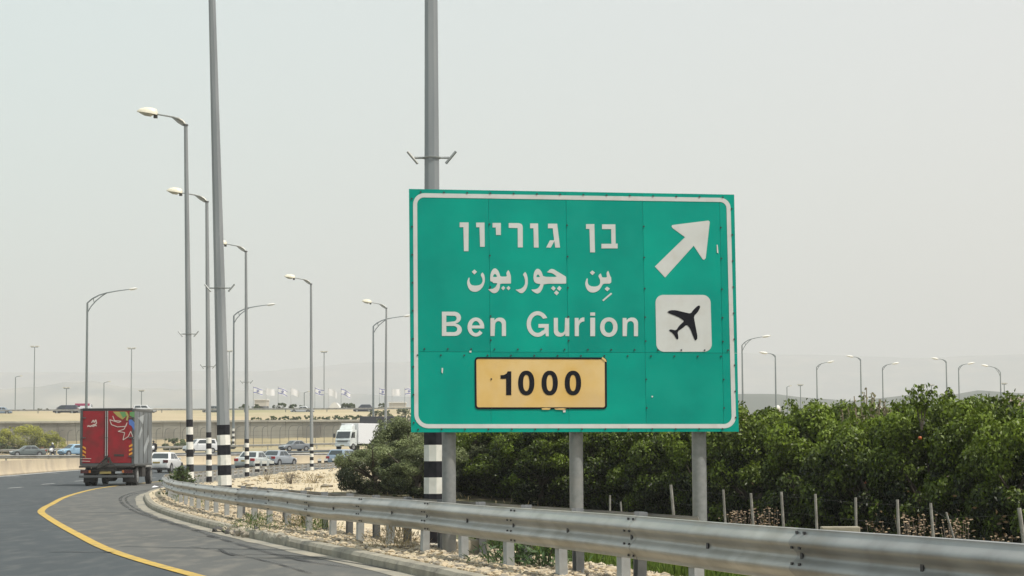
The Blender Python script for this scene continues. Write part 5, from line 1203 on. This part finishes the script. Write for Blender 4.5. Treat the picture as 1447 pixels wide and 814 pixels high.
for i, (px, wp, hp, lb) in enumerate(((396, 18, 10, "round dark tree on the skyline left of the white low car"), (414, 10, 8, "small dark tree directly above the white low car"), (426, 9, 6, "tiny dark tree between the white low car and the fourth lamp pole"), (488, 10, 9, "round tree on the skyline left of the dark blue car"), (497, 10, 9, "round tree touching the roof of the dark blue car"), (363, 6, 8, "slim dark shrub on the skyline right of the third lamp pole"), (344, 14, 8, "dark shrub on the skyline left of the third lamp pole"), (33, 9, 3, "low dark shrub on the sand skyline at the left edge"), (56, 7, 3.5, "low dark shrub on the skyline left of the dark van"), (66, 5, 3.5, "tiny dark shrub touching the skyline beside the dark van"), (540, 14, 9, "dark shrub on the skyline beside the fifth lamp pole"))):
    farshrub(lb, px, 462, 11.2, wp, hp, dkg, 120 + i, 900, .35, name="skyline_tree", cat="tree")

# ------------------------------------------------------------------ litter and loose blocks
g = G(214, 690, 0); pp = MB(); pp.add([(0, 0, .02), (.34, .1, .05), (.38, .5, .02), (.05, .42, .09)], [(0, 1, 2, 3)]); pp.add([(.34, .1, .05), (.55, .2, .02), (.5, .45, .03), (.38, .5, .02)], [(0, 1, 2, 3)])
o = pp.build("paper_scrap", fw, None, (g.x, g.y, .02)); o['label'] = "white scrap of paper lying on the road near the curved kerb nose"; o['category'] = "litter"
blk = M("old_concrete_block", (.33, .30, .23), .9, c2=(.24, .22, .17), scale=4, bump=.5, bscale=14)
for i, (px, py, D, d_, lb) in enumerate(((673, 782, 27.2, (.30, .22, .2), "worn concrete block at the foot of the left sign post"), (652, 772, 28.6, (.22, .2, .12), "low concrete block behind the rear guardrail post"))):
    q = gp(px, D); o = MB().box((0, 0, d_[2] / 2), d_).build("concrete_block", blk, None, q, bevel=.03); o.rotation_euler = (0, 0, .25); o['label'] = lb; o['category'] = "concrete block"
for px, py, D in ((1187, 744, 31), ):
    q = P(px, py, D); zg = landz(q.x - K(D), D); o = MB().box((0, 0, (q.z - zg) / 2), (.56, .2, q.z - zg)).build("concrete_slab", blk, None, (q.x, D, zg), bevel=.02); o['label'] = "pale concrete slab edge just above the rail, under the fourth stake"; o['category'] = "concrete slab"

# ------------------------------------------------------------------ hills and far buildings
hillm = M("dry_hill", (.17, .19, .185), .95, c2=(.23, .235, .21), scale=.006, dirt=(.34, .32, .27), dscale=.010, stretch=(1, .35, 4))
hillb = M("wooded_hill", (.05, .065, .05), .95, c2=(.08, .09, .07), scale=.01)
def ridge(name, D, prof, depth, mat, seed, rough=.02, fr_=1.0):
    m = MB(); xs_ = np.linspace(prof[0][0], prof[-1][0], 150); ysn = [-depth * fr_, -depth * .7 * fr_, -depth * .45, -depth * .25, -depth * .1, 0, depth * .2, depth * .6]; hs = [0, .18, .42, .68, .9, 1, .8, 0]; vs = []
    for dy, hf in zip(ysn, hs):
        for px in xs_:
            top = ZW(float(px), float(np.interp(px, [p[0] for p in prof], [p[1] for p in prof])), D); x = XW(float(px), D)
            h = (top - 3) * hf * (1 + rough * noise.noise((x * .004 + seed, dy * .004, 0)) * (2 if hf < 1 else 1) + rough * .4 * noise.noise((x * .03, dy * .02, seed)))
            vs.append((x, D + dy, 3 + h - (2 if hf == 0 else 0)))
    n = len(xs_); m.add(vs, [(j * n + i, j * n + i + 1, (j + 1) * n + i + 1, (j + 1) * n + i) for j in range(len(ysn) - 1) for i in range(n - 1)]); return S(m.build(name, mat, smooth=True))
ridge("hills", 7200, [(-900, 530), (-200, 527), (100, 526), (380, 524), (520, 512), (620, 508), (800, 500), (1000, 497), (1300, 506), (1450, 500), (1800, 515), (2400, 520)], 1500, hillm, 1)
ridge("low_hills", 3500, [(-500, 560), (-100, 556), (0, 552), (60, 546), (95, 539), (130, 537), (180, 545), (240, 548), (330, 552), (420, 556), (520, 557), (600, 560), (800, 575), (900, 580)], 700, hillm, 2, .05)
ridge("dark_hill", 1900, [(900, 580), (1000, 566), (1045, 557), (1100, 557), (1130, 561), (1200, 566), (1245, 562), (1290, 556), (1350, 556), (1385, 551), (1420, 553), (1450, 555), (1600, 550), (1900, 560)], 420, hillb, 3, .04)
rw = M("far_white_roof", (.62, .62, .60), .6); rwall = M("far_wall", (.45, .42, .37), .8); rpk = M("far_pink_wall", (.48, .38, .33), .8); win_m = M("far_window", (.10, .11, .13), .4)
def building(label, px, pytop, D, wpx, mat, roof=None, curved=False, floors=2, gz=4.0):
    s = FPX / D; c = P(px, pytop, D); W_ = wpx / s; H_ = c.z - gz; t = T("far_building", label, "building", (c.x, D, gz), 0); dp = max(10, W_ * .4)
    hw_ = H_ * (.72 if curved else 1)
    MB().box((0, 0, hw_ / 2 - .5), (W_, dp, hw_ + 1)).build("wall", mat, t)
    if curved:
        MB().loft([[(x, y, hw_ + .05 + (H_ - hw_) * math.cos(x / W_ * math.pi) ** .8 * 1) for y in (-dp / 2, dp / 2)] + [(x, y, hw_ + .0) for y in (dp / 2, -dp / 2)] for x in np.linspace(-W_ * .499, W_ * .499, 15)]).build("roof", roof or rw, t, smooth=True, sharp=40)
    else: MB().box((0, 0, H_ + .2), (W_ + .6, dp + .6, .4)).build("roof", roof or rw, t)
    fh = hw_ / floors
    for f in range(floors):
        for k in range(max(2, int(W_ / 9))):
            x = (k + .5) / max(2, int(W_ / 9)) * W_ - W_ / 2; MB().box((x, -dp / 2 - .03, fh * (f + .55)), (4.2, .1, fh * .4)).build("window", win_m, t)
    return t
building("long white curved roof hall above the orchard, left of the dry shoots", 1160, 571, 880, 48, rwall, curved=True)
building("white curved roof hall above the orchard, right of the dry shoots", 1238, 573, 860, 40, rwall, curved=True)
building("low pale building between the tall sprig and the lamp pole", 1338, 573, 900, 30, rpk)
building("pinkish building near the right edge, below the last lamp", 1436, 562, 1000, 34, rpk, floors=3)
building("pale low building just left of the last lamp pole", 1402, 571, 900, 34, rwall)
building("pale building with broad roof on the skyline behind the flags", 474, 569, 760, 22, rwall, curved=True)
building("low pale hall on the skyline left of the fourth street lamp", 370, 566, 780, 16, rwall)
building("white low hall above the raised highway beside the sign", 562, 570, 760, 22, rwall)
o = T("storage_tank", "small white domed tank peeking above the orchard beside the second lamp", "tank", (XW(1099, 700), 700, 4)); zt_ = ZW(1099, 572, 700) - 4; MB().cyl((0, 0, zt_ / 2 - .6), (0, 0, 1), 1.1, zt_ - 1.2, 16).build("shell", rwall, o); MB().ell((0, 0, zt_ - 1.2), (1.1, 1.1, 1.2), 14).build("dome", rw, o, smooth=True)

# ------------------------------------------------------------------ haze
me = MB().box((0, 4650, 188), (22000, 10900, 380)).mesh("haze", [])
hz = bpy.data.materials.new("haze_air"); hz.use_nodes = True; n = hz.node_tree; n.nodes.clear(); o_ = n.nodes.new("ShaderNodeOutputMaterial"); pv = n.nodes.new("ShaderNodeVolumePrincipled")
pv.inputs['Color'].default_value = (1, 1, .985, 1); pv.inputs['Density'].default_value = 0.00027; pv.inputs['Anisotropy'].default_value = 0
n.links.new(pv.outputs[0], o_.inputs['Volume']); me.materials.append(hz); S(obj("haze", me), 'stuff')
